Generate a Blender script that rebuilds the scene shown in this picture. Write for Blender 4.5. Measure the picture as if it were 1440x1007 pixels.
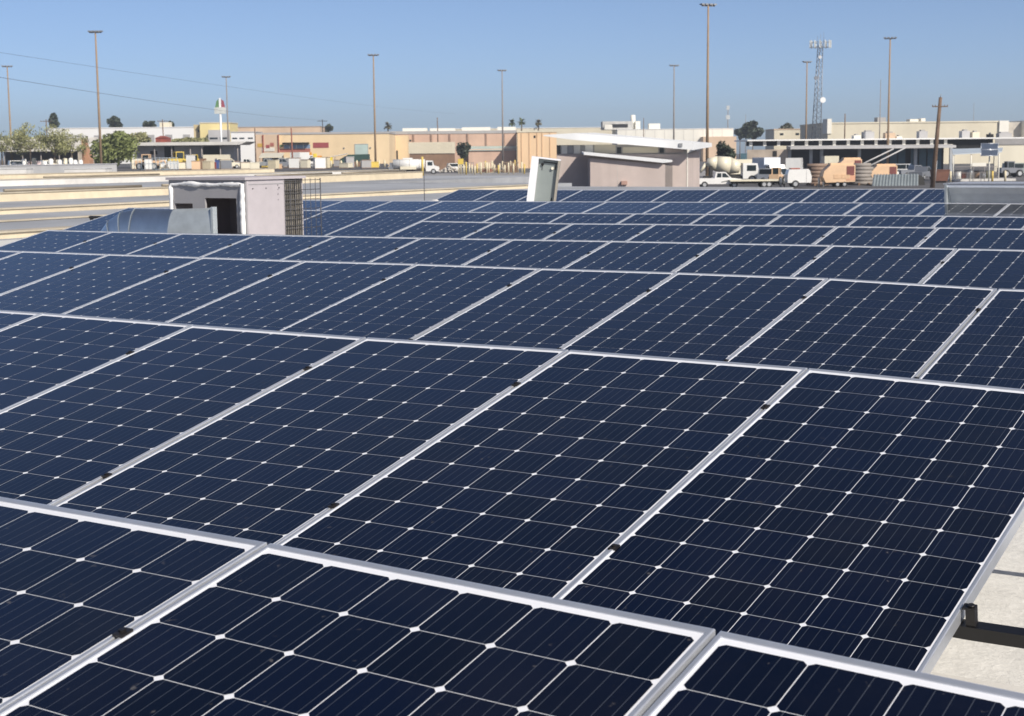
import bpy, math, random
from mathutils import Vector, Matrix, Quaternion
rnd = random.Random(7)
for o in list(bpy.data.objects): bpy.data.objects.remove(o)
SC = bpy.context.scene; COL = SC.collection
# ---------------------------------------------------------------- camera
F, PT, RO, YA = 2170.0, .1329, -.0098, .5465
CAM = Vector((1.5767, .5299, .7802))
cy, sy, cp, sp = math.cos(YA), math.sin(YA), math.cos(PT), math.sin(PT)
fwd = Vector((-sy*cp, cy*cp, -sp)); rgt = Vector((cy, sy, 0)); upv = rgt.cross(fwd)
r2 = math.cos(RO)*rgt + math.sin(RO)*upv; u2 = -math.sin(RO)*rgt + math.cos(RO)*upv
cam = bpy.data.cameras.new('camera'); co = bpy.data.objects.new('camera', cam); COL.objects.link(co)
cam.sensor_width = 36; cam.lens = 36*F/1440; cam.clip_start = .05; cam.clip_end = 60000
co.matrix_world = Matrix(((r2.x, u2.x, -fwd.x, CAM.x), (r2.y, u2.y, -fwd.y, CAM.y), (r2.z, u2.z, -fwd.z, CAM.z), (0, 0, 0, 1)))
cam.dof.use_dof = True; cam.dof.focus_distance = 5.5; cam.dof.aperture_fstop = 13
SC.camera = co
# ---------------------------------------------------------------- world and sun
SUN_EL = math.radians(38); SUN_AZ = Vector((.94, -.34)).normalized()
w = bpy.data.worlds.new('World'); SC.world = w; w.use_nodes = True
nt = w.node_tree; sky = nt.nodes.new('ShaderNodeTexSky'); sky.sky_type = 'NISHITA'; sky.sun_disc = False
sky.sun_elevation = SUN_EL; sky.sun_rotation = math.atan2(SUN_AZ.x, SUN_AZ.y)
sky.air_density = .42; sky.dust_density = .85; sky.ozone_density = 2.2; sky.altitude = 0
bgn = nt.nodes['Background']; bgn.inputs[1].default_value = .10
nt.links.new(sky.outputs[0], bgn.inputs[0])
sl = bpy.data.lights.new('sun', 'SUN'); sl.energy = 4.0; sl.angle = math.radians(.53); sl.color = (1, .93, .83)
so = bpy.data.objects.new('sun', sl); COL.objects.link(so)
S3 = Vector((SUN_AZ.x*math.cos(SUN_EL), SUN_AZ.y*math.cos(SUN_EL), math.sin(SUN_EL)))
so.rotation_euler = (-S3).to_track_quat('-Z', 'Y').to_euler(); so.location = (20, -10, 30)
vs = SC.view_settings; vs.view_transform = 'Standard'; vs.look = 'None'; vs.exposure = 0.40; vs.gamma = 1; vs.use_curve_mapping = False
SC.render.resolution_x = 1024; SC.render.resolution_y = 716

# ---------------------------------------------------------------- pixel helpers (photo pixels 1440 x 1007)
def ray(u, v): return r2*((u-720)/F) + u2*(-(v-503.5)/F) + fwd
HF = Vector((-sy, cy, 0))
def at(u, v, d):
    q = ray(u, v); return CAM + q*(d/q.dot(HF))
def atz(u, v, z):
    q = ray(u, v); return CAM + q*((z-CAM.z)/q.z)
def aty(u, v, y):
    q = ray(u, v); return CAM + q*((y-CAM.y)/q.y)
ROOF = -.62; G = -3.62

# ---------------------------------------------------------------- materials
MATS = {}
def mat(name, col, rough=.6, metal=0, var=.12, scale=3.0, coat=0, bump=0, spec=.5, streak=False):
    if name in MATS: return MATS[name]
    m = bpy.data.materials.new(name); m.use_nodes = True; n = m.node_tree; b = n.nodes['Principled BSDF']
    b.inputs['Roughness'].default_value = rough; b.inputs['Metallic'].default_value = metal
    b.inputs['Coat Weight'].default_value = coat; b.inputs['Specular IOR Level'].default_value = spec
    tc = n.nodes.new('ShaderNodeTexCoord'); no = n.nodes.new('ShaderNodeTexNoise')
    no.inputs['Scale'].default_value = scale; no.inputs['Detail'].default_value = 6; no.inputs['Roughness'].default_value = .65
    n.links.new(tc.outputs['Object'], no.inputs['Vector'])
    mr = n.nodes.new('ShaderNodeMapRange'); mr.inputs[1].default_value = .3; mr.inputs[2].default_value = .7
    mr.inputs[3].default_value = 1-var; mr.inputs[4].default_value = 1+var
    n.links.new(no.outputs['Fac'], mr.inputs[0])
    n2 = n.nodes.new('ShaderNodeTexNoise'); n2.inputs['Scale'].default_value = scale*.17; n2.inputs['Detail'].default_value = 4; n2.inputs['Distortion'].default_value = .6
    if streak:
        mp = n.nodes.new('ShaderNodeMapping'); mp.inputs['Scale'].default_value = (6, 6, .35); n.links.new(tc.outputs['Object'], mp.inputs[0]); n.links.new(mp.outputs[0], n2.inputs['Vector'])
    else: n.links.new(tc.outputs['Object'], n2.inputs['Vector'])
    m2 = n.nodes.new('ShaderNodeMapRange'); m2.inputs[1].default_value = .35; m2.inputs[2].default_value = .62; m2.inputs[3].default_value = 1-var*1.1; m2.inputs[4].default_value = 1+var*.35
    n.links.new(n2.outputs['Fac'], m2.inputs[0]); mu = n.nodes.new('ShaderNodeMath'); mu.operation = 'MULTIPLY'; n.links.new(mr.outputs[0], mu.inputs[0]); n.links.new(m2.outputs[0], mu.inputs[1])
    mx = n.nodes.new('ShaderNodeMix'); mx.data_type = 'RGBA'; mx.blend_type = 'MULTIPLY'; mx.inputs[0].default_value = 1
    mx.inputs[6].default_value = (*col, 1); n.links.new(mu.outputs[0], mx.inputs[7]); n.links.new(mx.outputs[2], b.inputs['Base Color'])
    if bump:
        bu = n.nodes.new('ShaderNodeBump'); bu.inputs['Strength'].default_value = bump; bu.inputs['Distance'].default_value = .01
        n.links.new(no.outputs['Fac'], bu.inputs['Height']); n.links.new(bu.outputs[0], b.inputs['Normal'])
    MATS[name] = m; return m
def pv_mat(name, col, rough, coatr, rand=0, dust=.0, spec=0):
    m = bpy.data.materials.new(name); m.use_nodes = True; n = m.node_tree; b = n.nodes['Principled BSDF']; L = n.links.new
    b.inputs['Roughness'].default_value = rough; b.inputs['Coat Weight'].default_value = 1; b.inputs['Coat Roughness'].default_value = coatr
    b.inputs['Coat IOR'].default_value = 1.27; b.inputs['Specular IOR Level'].default_value = spec; b.inputs['Specular Tint'].default_value = (.16, .42, 1, 1)
    geo = n.nodes.new('ShaderNodeNewGeometry')
    no = n.nodes.new('ShaderNodeTexNoise'); no.inputs['Scale'].default_value = 2.2; no.inputs['Detail'].default_value = 8; no.inputs['Roughness'].default_value = .7
    L(geo.outputs['Position'], no.inputs['Vector'])
    sp_ = n.nodes.new('ShaderNodeTexNoise'); sp_.inputs['Scale'].default_value = 38; sp_.inputs['Detail'].default_value = 3
    L(geo.outputs['Position'], sp_.inputs['Vector'])
    # dust: soft film and a few specks
    a = n.nodes.new('ShaderNodeMapRange'); a.inputs[1].default_value = .42; a.inputs[2].default_value = .8; a.inputs[3].default_value = .0; a.inputs[4].default_value = dust
    L(no.outputs['Fac'], a.inputs[0])
    s = n.nodes.new('ShaderNodeMapRange'); s.inputs[1].default_value = .70; s.inputs[2].default_value = .78; s.inputs[3].default_value = 0; s.inputs[4].default_value = .16
    L(sp_.outputs['Fac'], s.inputs[0])
    ad = n.nodes.new('ShaderNodeMath'); ad.operation = 'ADD'; L(a.outputs[0], ad.inputs[0]); L(s.outputs[0], ad.inputs[1])
    base = n.nodes.new('ShaderNodeRGB'); base.outputs[0].default_value = (*col, 1)
    src = base.outputs[0]
    if rand:
        oi = n.nodes.new('ShaderNodeObjectInfo'); ad2 = n.nodes.new('ShaderNodeMath'); ad2.operation = 'ADD'
        L(oi.outputs['Random'], ad2.inputs[0]); L(geo.outputs['Random Per Island'], ad2.inputs[1])
        fr = n.nodes.new('ShaderNodeMath'); fr.operation = 'FRACT'; L(ad2.outputs[0], fr.inputs[0])
        mr = n.nodes.new('ShaderNodeMapRange'); mr.inputs[3].default_value = 1-rand; mr.inputs[4].default_value = 1+rand; L(fr.outputs[0], mr.inputs[0])
        mm = n.nodes.new('ShaderNodeMix'); mm.data_type = 'RGBA'; mm.blend_type = 'MULTIPLY'; mm.inputs[0].default_value = 1
        L(src, mm.inputs[6]); L(mr.outputs[0], mm.inputs[7]); src = mm.outputs[2]
    mx = n.nodes.new('ShaderNodeMix'); mx.data_type = 'RGBA'; L(ad.outputs[0], mx.inputs[0]); L(src, mx.inputs[6]); mx.inputs[7].default_value = (.42, .38, .33, 1)
    L(mx.outputs[2], b.inputs['Base Color'])
    cr = n.nodes.new('ShaderNodeMapRange'); cr.inputs[1].default_value = .35; cr.inputs[2].default_value = .7; cr.inputs[3].default_value = coatr; cr.inputs[4].default_value = coatr+.06
    L(no.outputs['Fac'], cr.inputs[0]); L(cr.outputs[0], b.inputs['Coat Roughness'])
    MATS[name] = m; return m
M_CELL = pv_mat('solar_cell', (.0005, .0014, .0070), .22, .04, .5, .014, .22)
M_BUS = pv_mat('busbar', (.05, .058, .075), .35, .05, 0, .02)
M_BACK = pv_mat('backsheet', (.74, .75, .78), .7, .05, 0, .05)
M_ALU = mat('anodised_aluminium', (.74, .76, .79), .40, .75, .08, 6)
M_BLK = mat('black_rail', (.007, .007, .008), .35, 0, .3, 9)
M_BLKC = mat('black_clamp', (.02, .018, .018), .4, .2, .2, 30)

# ---------------------------------------------------------------- mesh helpers
class B:
    def __init__(s): s.v = []; s.f = []; s.m = []; s.sm = []
    def add(s, vs, fs, mi=0, sm=False):
        k = len(s.v); s.v += [tuple(p) for p in vs]
        for f in fs: s.f.append([i+k for i in f]); s.m.append(mi); s.sm.append(sm)
        return s
    def box(s, x0, x1, y0, y1, z0, z1, mi=0):
        return s.add([(x0,y0,z0),(x1,y0,z0),(x1,y1,z0),(x0,y1,z0),(x0,y0,z1),(x1,y0,z1),(x1,y1,z1),(x0,y1,z1)],
            [(0,3,2,1),(4,5,6,7),(0,1,5,4),(1,2,6,5),(2,3,7,6),(3,0,4,7)], mi)
    def cyl(s, p0, p1, r0, r1=None, n=10, mi=0, caps=True, sm=True):
        p0, p1 = Vector(p0), Vector(p1); r1 = r0 if r1 is None else r1
        ax = (p1-p0).normalized(); a = ax.orthogonal().normalized(); b = ax.cross(a)
        vs = []
        for p, r in ((p0, r0), (p1, r1)):
            for i in range(n):
                t = 2*math.pi*i/n; vs.append(p + a*(r*math.cos(t)) + b*(r*math.sin(t)))
        k = len(s.v); s.add(vs, [(i, (i+1) % n, n+(i+1) % n, n+i) for i in range(n)], mi, sm)
        if caps: 
            s.f.append([k+i for i in range(n-1, -1, -1)]); s.m.append(mi); s.sm.append(False)
            s.f.append([k+n+i for i in range(n)]); s.m.append(mi); s.sm.append(False)
        return s
    def prism(s, poly, a0, a1, axis='y', mi=0):
        # poly: list of (p,q) ; axis y -> (x,z), axis x -> (y,z), axis z -> (x,y)
        f = {'y': lambda p, a: (p[0], a, p[1]), 'x': lambda p, a: (a, p[0], p[1]), 'z': lambda p, a: (p[0], p[1], a)}[axis]
        n = len(poly); vs = [f(p, a0) for p in poly]+[f(p, a1) for p in poly]
        fs = [tuple(range(n)), tuple(range(2*n-1, n-1, -1))]+[(i, n+i, n+(i+1) % n, (i+1) % n) for i in range(n)]
        return s.add(vs, fs, mi)
    def ball(s, c, r, n=8, m=6, mi=0, sx=1, sy_=1, sz=1):
        vs = []; c = Vector(c)
        for j in range(m+1):
            t = math.pi*j/m
            for i in range(n):
                p = 2*math.pi*i/n; vs.append(c+Vector((r*sx*math.sin(t)*math.cos(p), r*sy_*math.sin(t)*math.sin(p), r*sz*math.cos(t))))
        return s.add(vs, [(j*n+i, (j+1)*n+i, (j+1)*n+(i+1) % n, j*n+(i+1) % n) for j in range(m) for i in range(n)], mi, True)
    def mesh(s, name, mats):
        me = bpy.data.meshes.new(name); me.from_pydata(s.v, [], s.f)
        for m in (mats if isinstance(mats, (list, tuple)) else [mats]): me.materials.append(m)
        me.polygons.foreach_set('material_index', s.m); me.polygons.foreach_set('use_smooth', s.sm); me.update(); return me
    def build(s, name, mats, parent=None, loc=(0, 0, 0), rotz=0):
        return link(name, s.mesh(name, mats), parent, loc, rotz)
def fixn(me):
    import bmesh
    b = bmesh.new(); b.from_mesh(me); bmesh.ops.recalc_face_normals(b, faces=b.faces); b.to_mesh(me); b.free()
def link(name, data, parent=None, loc=(0, 0, 0), rotz=0):
    o = bpy.data.objects.new(name, data); COL.objects.link(o); o.parent = parent; o.location = loc; o.rotation_euler = (0, 0, rotz)
    return o
def tag(o, label, cat, group=None):
    o['label'] = label; o['category'] = cat
    if group: o['group'] = group
    return o
def thing(name, label, cat, loc=(0, 0, 0), rotz=0, group=None):
    return tag(link(name, None, None, loc, rotz), label, cat, group)
def struct(o): o['kind'] = 'structure'; return o
def copy_tree(o, parent=None):
    c = o.copy(); COL.objects.link(c); c.parent = parent
    for ch in [k for k in KIDS.get(o.name, [])]: copy_tree(ch, c)
    return c
KIDS = {}
class BG:
    """a far thing whose foot stands on the yard at photo column u and horizontal depth d; local x = right, y = away, z = up"""
    def __init__(s, name, label, cat, u, d, rot=0, group=None, z=None):
        p = at(u, 235, d); s.u, s.d, s.rot = u, d, rot; s.base = G if z is None else z
        s.e = thing(name, label, cat, (p.x, p.y, s.base), YA+rot, group)
        s.k = d*.9912/F
    def x(s, u): return (u-s.u)*s.k
    def z(s, v, u=None): return at(s.u if u is None else u, v, s.d).z - s.base
    def p(s, name, m, b, parent=None): return b.build(name, m, parent or s.e)
    def bx(s, name, m, x0, x1, y0, y1, z0, z1, parent=None): return B().box(x0, x1, y0, y1, z0, z1).build(name, m, parent or s.e)

# ================================================================= THE SETTING
M_GND = mat('yard_asphalt', (.105, .10, .10), .9, 0, .35, .05)
GS = 1500
b = B(); N = 14
cgx, cgy = CAM.x, CAM.y
for i in range(N+1):
    for j in range(N+1): b.v.append((cgx-GS+2*GS*i/N, cgy-GS+2*GS*j/N, G))
for i in range(N):
    for j in range(N): k = i*(N+1)+j; b.f.append([k, k+N+1, k+N+2, k+1]); b.m.append(0); b.sm.append(False)
struct(b.build('ground', M_GND))
# concrete apron of the yard
M_APR = mat('yard_concrete', (.30, .29, .28), .9, 0, .2, .08)
pa = [at(u, 235, d) for u, d in ((300, 262), (1010, 262), (1010, 330), (300, 330))]
struct(B().add([(p.x, p.y, G+.004) for p in pa], [(0, 1, 2, 3)]).build('yard_apron', M_APR))
TER = G+1.7
pa = [at(u, 235, d) for u, d in ((-200, 250), (542, 250), (548, 700), (-200, 700))]
b = B(); b.prism([(p.x, p.y) for p in pa], G-.2, TER, 'z'); o = b.build('yard_terrace', M_GND); fixn(o.data); struct(o)
# roof of the building the array stands on
M_CAP = mat('cap_sheet_roof', (.64, .625, .585), .95, 0, .075, 40, 0, .5)
M_GRY = mat('grey_roof_membrane', (.34, .35, .365), .8, 0, .16, .5)
M_CRM = mat('cream_curb', (.62, .53, .38), .85, 0, .12, 1.5)
M_WHC = mat('white_curb', (.62, .60, .56), .85, 0, .12, 1.2)
M_TAN = mat('tan_render_wall', (.50, .43, .34), .9, 0, .1, 1)
M_RED = mat('red_oxide_metal', (.32, .07, .04), .7, 0, .2, 3)
XS = -19.3
roof = B()
roof.box(XS, 26, -14, 33, G-.5, ROOF); roof.box(XS, -15, 33.0, 40, G-.5, ROOF-.001)
roof = struct(roof.build('roof', M_CAP))
b = B(); b.box(-32, XS, -14, 55, G-.5, ROOF-.004); b.box(-43, -32, -14, 61, G-.5, ROOF-.0041); b.box(-60, -43, -14, 79, G-.5, ROOF-.004)
b.box(-72, -60, -14, 90, G-.5, ROOF-.004); b.box(-130, -72, -14, 97, G-.5, ROOF-.0041)
struct(b.build('roof_membrane', M_GRY))
b = B().box(-5, 20, 4.40, 4.52, ROOF, ROOF+.006).build('lap_seam', M_WHC, roof)

def curb(label, x0, x1, y0, y1, h, m, cat='roof curb', pipe=None, foot=None):
    t = thing('roof_curb', label, cat, ((x0+x1)/2, y0, ROOF-.004), 0, 'low curbs running along the grey roof')
    B().box(-(x1-x0)/2, (x1-x0)/2, 0, y1-y0, 0, h).build('curb_wall', m, t)
    B().box(-(x1-x0)/2-.04, (x1-x0)/2+.04, -.02, y1-y0+.02, h, h+.03).build('coping', mat('curb_coping', (.50, .44, .34), .8, .1, .15, 2), t)
    if pipe:
        for a, c in pipe:
            B().cyl(((x1-x0)/2-.05, a-y0, h+.09), ((x1-x0)/2-.05, c-y0, h+.09), .045, n=8).build('conduit', mat('conduit', (.30, .26, .2), .6, .4), t)
    return t
curb('low cream curb with a rusty foot beside the roof panels', -20.1, -19.75, 4, 26, .10, M_CRM)
curb('thin pale seam curb across the grey roof near the panel array', -25.3, -25.1, 6, 27, .015, M_WHC)
curb('low cream curb crossing the grey roof behind the round duct', -29.2, -28.8, 8, 54, .12, M_CRM)
curb('tall cream curb with dark conduit along its top behind the cooler', -38.0, -37.4, 8, 47, .26, M_CRM, pipe=[(20, 33), (34, 40), (41, 46)])
t = curb('short cream curb ending in the open right of the cooler', -45.6, -45.0, 54, 72, .34, M_CRM, pipe=[(55, 62), (63, 70)]); t.rotation_euler.z = .14
curb('broad white curb across the far grey roof', -58.6, -57.8, 14, 84, .30, M_WHC, pipe=[(54, 62)])
curb('cream curb along the far roof between white blocks', -76, -75, 30, 92, .30, M_CRM)
t = thing('roof_parapet', 'long grey parapet wall closing off the far roof', 'parapet', (-97, 20, ROOF-.004), 0)
B().box(-.4, .4, 0, 77, 0, .68).build('wall', mat('parapet_grey', (.36, .36, .36), .85, 0, .1, .5), t)
B().box(-.45, .45, -.05, 77.05, .68, .74).build('coping', mat('coping_grey', (.42, .42, .43), .6, .2), t)
for (u0, u1, lab) in ((-4, 32, 'wide white roof box in front of the grey parapet'), (103, 143, 'white roof box beside the red brick wall end')):
    p0 = atz(u0, 247, ROOF); p1 = atz(u1, 247, ROOF)
    t = thing('roof_box', lab, 'roof box', ((p0.x+p1.x)/2, (p0.y+p1.y)/2, ROOF-.004), YA, 'white boxes on the far roof'); ww = (p1-p0).length/2
    B().box(-ww, ww, -.6, 1.2, 0, .50).build('casing', M_WHC, t); B().box(-ww-.05, ww+.05, -.65, 1.25, .50, .54).build('lid', mat('box_lid', (.66, .65, .63), .7), t)
p = atz(75, 258, ROOF); t = thing('steel_beam', 'red oxide steel beam lying on the grey roof', 'beam', (p.x, p.y, ROOF-.004), math.pi/2-.1)
for z0, z1, hw in ((0, .02, .09), (.16, .18, .09), (.02, .16, .012)): B().box(-2.5, 2.5, -hw, hw, z0, z1).build('flange' if hw > .05 else 'web', M_RED, t)

# ================================================================= THE SOLAR ARRAY
CP = .1587; PW = .985; PL = 1.98; MX_ = (PW-6*CP)/2; MS = (PL-12*CP)/2; WP = .9949
CS = .1566/2; CH = .0098
def cell_strips(bb, cx, cy_, z):
    # one pseudo-square cell cut into strips, the five busbars set between them
    bw = .0007
    xs = [-CS, -CS+CH]; mi = [0]
    for k in range(5):
        c = (k-2)*.0306; xs += [c-bw, c+bw]; mi += [0, 1]
    xs += [CS-CH, CS]; mi += [0, 0]
    h = lambda x: CS - max(0, abs(x)-(CS-CH))
    k0 = len(bb.v)
    for x in xs: bb.v.append((cx+x, cy_-h(x), z)); bb.v.append((cx+x, cy_+h(x), z))
    for i in range(len(xs)-1):
        a = k0+2*i; bb.f.append([a, a+2, a+3, a+1]); bb.m.append(mi[i]); bb.sm.append(False)
# panel local frame: origin middle of the far (high) edge, x along the row, -y down the slope, z normal; frame top at z=0
cb = B(); cell_strips(cb, 0, 0, 0); ME_CELL = cb.mesh('cell', [M_CELL, M_BUS])
cb = B()
POS = [(-PW/2+MX_+CP*(i+.5), -MS-CP*(j+.5)) for j in range(12) for i in range(6)]
for x, y in POS: cell_strips(cb, x, y, -.0030)
ME_CELLS = cb.mesh('cells', [M_CELL, M_BUS])
ME_BACK = B().box(-PW/2+.004, PW/2-.004, -PL+.004, -.004, -.009, -.0036).mesh('backsheet', M_BACK)
fb = B(); prof = [(0, -.040), (0, -.0024), (.0007, -.0008), (.0022, 0), (.0090, 0), (.0105, -.0014), (.0105, -.040)]
cor = [(-PW/2, 0, 1, -1), (PW/2, 0, -1, -1), (PW/2, -PL, -1, 1), (-PW/2, -PL, 1, 1)]; n = len(prof)
for (x, y, ix, iy) in cor: fb.v += [(x+ix*a, y+iy*a*1.9, z) for a, z in prof]
for k in range(4):
    for i in range(n):
        a, c = k*n+i, k*n+(i+1) % n; d, e = ((k+1) % 4)*n+i, ((k+1) % 4)*n+(i+1) % n
        fb.f.append([a, c, e, d]); fb.m.append(0); fb.sm.append(False)
ME_FRAME = fb.mesh('frame', M_ALU); fixn(ME_FRAME)
clb = B().box(-.012, .012, -.015, .015, .0004, .0055).box(-.0045, .0045, -.014, .014, -.03, .0004).cyl((0, 0, .0055), (0, 0, .0105), .007, n=6, sm=False)
ME_CLAMP = clb.mesh('mid_clamp', M_BLKC)
ROWS = {  # row: (far-edge Y, tilt, x0 of gap 0, first panel, last panel, {gap: dz})
 1: (2.899, .190, -.450, -2, 2, {-1: .005, 0: -.006, 1: -.034, 2: -.075}),
 2: (5.837, .2085, -1.384, -5, 1, {-3: .012, -2: .002, -1: -.003, 0: .001, 1: -.008, 2: -.038}),
 3: (9.391, .2050, -2.583, -8, 3, {-6: .003, -5: .004, -4: .006, -3: .007, -2: .013, -1: .012, 0: .016, 1: .014, 2: -.012}),
 4: (12.40, .2050, -3.629, -8, 4, {-8: -.019, -7: -.019, -6: -.019, -5: -.012, -4: -.007, -3: -.003, -2: .003, -1: .010, 0: .014, 1: .018, 2: .016}),
 5: (15.246, .2050, -4.589, -4, 4, {-3: .002, -2: .004, -1: .014, 0: .018, 1: .023, 2: .028}),
 6: (18.35, .2050, -12.36, -4, 11, {-4: -.035, 0: -.034, 4: -.024, 9: .003}),
 7: (21.35, .1700, -14.345, -2, 13, {0: -.003, 5: .018, 10: .044}),
 8: (28.0, .2050, -16.402, 0, 13, {0: .003, 4: .012, 10: .058}),
}
ROWLAB = {
 1: 'navy solar panel in the row before the row with the bare rail',
 2: 'navy solar panel in the row ending at the bare rail',
 3: 'navy solar panel in the row behind the row with the bare rail',
 4: 'navy solar panel in the row just before the cooler and its curved duct',
 5: 'navy solar panel in the row that begins right beside the cooler box',
 6: 'navy solar panel in the row running close behind the cooler box',
 7: 'navy solar panel in the row just before the grey metal hood',
 8: 'navy solar panel in the separate back row behind the open metal cabinet',
}
ENDLAB = {(2, 1): 'navy solar panel at the row end with a bare black rail beside it',
 (4, -8): 'navy end panel of the row before the cooler, next to the grey roof',
 (5, -4): 'navy end panel of the row that begins right beside the cooler box',
 (6, -4): 'navy end panel of the row behind the cooler, next to the black rail ends',
 (8, 0): 'navy end panel of the back row next to the small white roof vent'}
ORD = ['first', 'second', 'third', 'fourth', 'fifth', 'sixth', 'seventh', 'eighth', 'ninth', 'tenth', 'eleventh', 'twelfth', 'thirteenth', 'fourteenth', 'fifteenth', 'sixteenth']
def panel_label(k, i):
    if (k, i) in ENDLAB: return ENDLAB[(k, i)]
    if k == 2: return ORD[1-i]+' navy solar panel counted from the bare rail end of its row'
    if k == 4: return ORD[i+8]+' navy panel from the grey roof end, row before the cooler'
    if k == 5: return ORD[i+4]+' navy panel counted from the cooler box, row beginning beside it'
    if k == 6: return ORD[i+4]+' navy panel from the black rail ends, row behind the cooler'
    if k == 8: return ORD[i]+' navy panel from the white vent end of the back row'
    return ROWLAB[k]
def gapz(dz, i):
    ks = sorted(dz)
    if i <= ks[0]: return dz[ks[0]]
    if i >= ks[-1]: return dz[ks[-1]]
    for a, c in zip(ks, ks[1:]):
        if a <= i <= c: return dz[a]+(dz[c]-dz[a])*(i-a)/(c-a)
RAIL_S = (.42, 1.565)
def make_panel(k, i, Y, tilt, x0, dz, label=None):
    zl, zr = gapz(dz, i), gapz(dz, i+1)
    e = thing('solar_module', label or panel_label(k, i), 'solar panel', (x0+(i+.5)*WP+rnd.uniform(-.0015, .0015), Y+rnd.uniform(-.004, .004), (zl+zr)/2), 0, 'panels of '+ROWLAB[k].split(' in ')[1])
    e.rotation_euler = (tilt+rnd.uniform(-.003, .003), -math.atan2(zr-zl, WP), 0)
    link('frame', ME_FRAME, e); link('backsheet', ME_BACK, e)
    if k <= 3:
        for x, y in POS: link('cell', ME_CELL, e, (x, y, -.0030))
    else:
        o = link('cells', ME_CELLS, e); o['kind'] = 'stuff'
    return e
for k, (Y, tilt, x0, i0, i1, dz) in ROWS.items():
    for i in range(i0, i1+1):
        make_panel(k, i, Y, tilt, x0, dz)
    # clamps on the gaps
    for i in range(i0+1, i1+1):
        for s in RAIL_S:
            if k > 5: continue
            o = link('mid_clamp', ME_CLAMP, None, (x0+i*WP, Y-s*math.cos(tilt), gapz(dz, i)-s*math.sin(tilt))); o.rotation_euler = (tilt, 0, 0)
            tag(o, '%s black clamp %s' % (['upper', 'lower'][s > 1], ROWLAB[k].split('panel ')[1]), 'clamp', 'mid clamps')
    # rails follow the panels
    for s in RAIL_S:
        ext = 0 if k != 2 else 2
        gs = list(range(i0, i1+2+ext)); pts = []
        for g in gs:
            zz = gapz(dz, g); cosd, sind = math.cos(tilt), math.sin(tilt)
            c = Vector((x0+g*WP, Y-s*cosd+.0405*sind, zz-s*sind-.0405*cosd)); nrm = Vector((0, -sind, cosd)); al = Vector((0, cosd, sind))
            pts.append([c+al*.019, c-al*.019, c-al*.019-nrm*.036, c+al*.019-nrm*.036])
        pts[0] = [q+Vector((-.45 if k == 6 else -.03, 0, 0)) for q in pts[0]]
        b = B()
        for q in pts: b.v += [tuple(v) for v in q]
        m_ = len(pts)
        for g in range(m_-1):
            for j in range(4): b.f.append([g*4+j, (g+1)*4+j, (g+1)*4+(j+1) % 4, g*4+(j+1) % 4]); b.m.append(0); b.sm.append(False)
        b.f += [[0, 1, 2, 3], [4*m_-1, 4*m_-2, 4*m_-3, 4*m_-4]]; b.m += [0, 0]; b.sm += [False, False]
        t = thing('mounting_rail', '%s black rail under panels %s' % (['upper', 'lower'][s > 1], ROWLAB[k].split('panel ')[1]), 'rail', (0, 0, 0), 0, 'mounting rails')
        rm = b.build('rail', M_BLK, t); fixn(rm.data)
        for g in range(0, m_, 2):
            q = sum(pts[g], Vector())/4; h = q.z-.02-ROOF
            if h < .02: continue
            B().box(q.x+.02, q.x+.06, q.y-.02, q.y+.02, ROOF, q.z-.016).build('post', M_BLK, t)
            B().box(q.x-.06, q.x+.14, q.y-.1, q.y+.1, ROOF, ROOF+.012).build('foot_plate', M_BLK, t)
# neighbouring panel beyond the bare stretch of rail (its shadow falls on the roof)
Y, tilt, x0, i0, i1, dz = ROWS[2]
make_panel(2, 2.50, Y, tilt, x0, dz, 'navy solar panel standing alone past the bare stretch of black rail')
# end clamp at the row end
s = 1.565; xe = x0+2*WP
e = link('end_clamp', None, None, (xe-.0035, Y-s*math.cos(tilt), gapz(dz, 2)-s*math.sin(tilt))); e.rotation_euler = (tilt, 0, 0)
tag(e, 'black end clamp gripping the frame above the bare black rail', 'clamp')
B().box(-.0012, .022, -.014, .014, -.0405, .004).build('body', M_BLKC, e); B().box(-.010, .022, -.014, .014, .0042, .0085).build('lip', M_BLKC, e)
B().cyl((.010, 0, .0085), (.010, 0, .014), .009, n=8).build('bolt', M_BLKC, e)
# ================================================================= THINGS ON THE ROOF
def atx(u, v, x):
    q = ray(u, v); return CAM + q*((x-CAM.x)/q.x)
M_PINK = mat('faded_white_paint', (.44, .405, .42), .7, 0, .06, 5)
M_GREYP = mat('grey_sheet_panel', (.34, .33, .335), .65, 0, .06, 3)
M_FOAM = mat('white_foam', (.86, .85, .83), .9, 0, .06, 20, 0, .6)
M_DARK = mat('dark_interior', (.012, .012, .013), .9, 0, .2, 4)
M_GALV = mat('galvanised_sheet', (.60, .65, .69), .34, .95, .10, 5)
M_GALV2 = mat('galvanised_weathered', (.58, .62, .62), .5, .6, .12, 7)
M_MESH = mat('wire_guard', (.10, .10, .11), .6, .4, .2, 8)
M_PAD = mat('cooler_pad', (.20, .18, .15), .95, 0, .5, 30)
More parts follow.
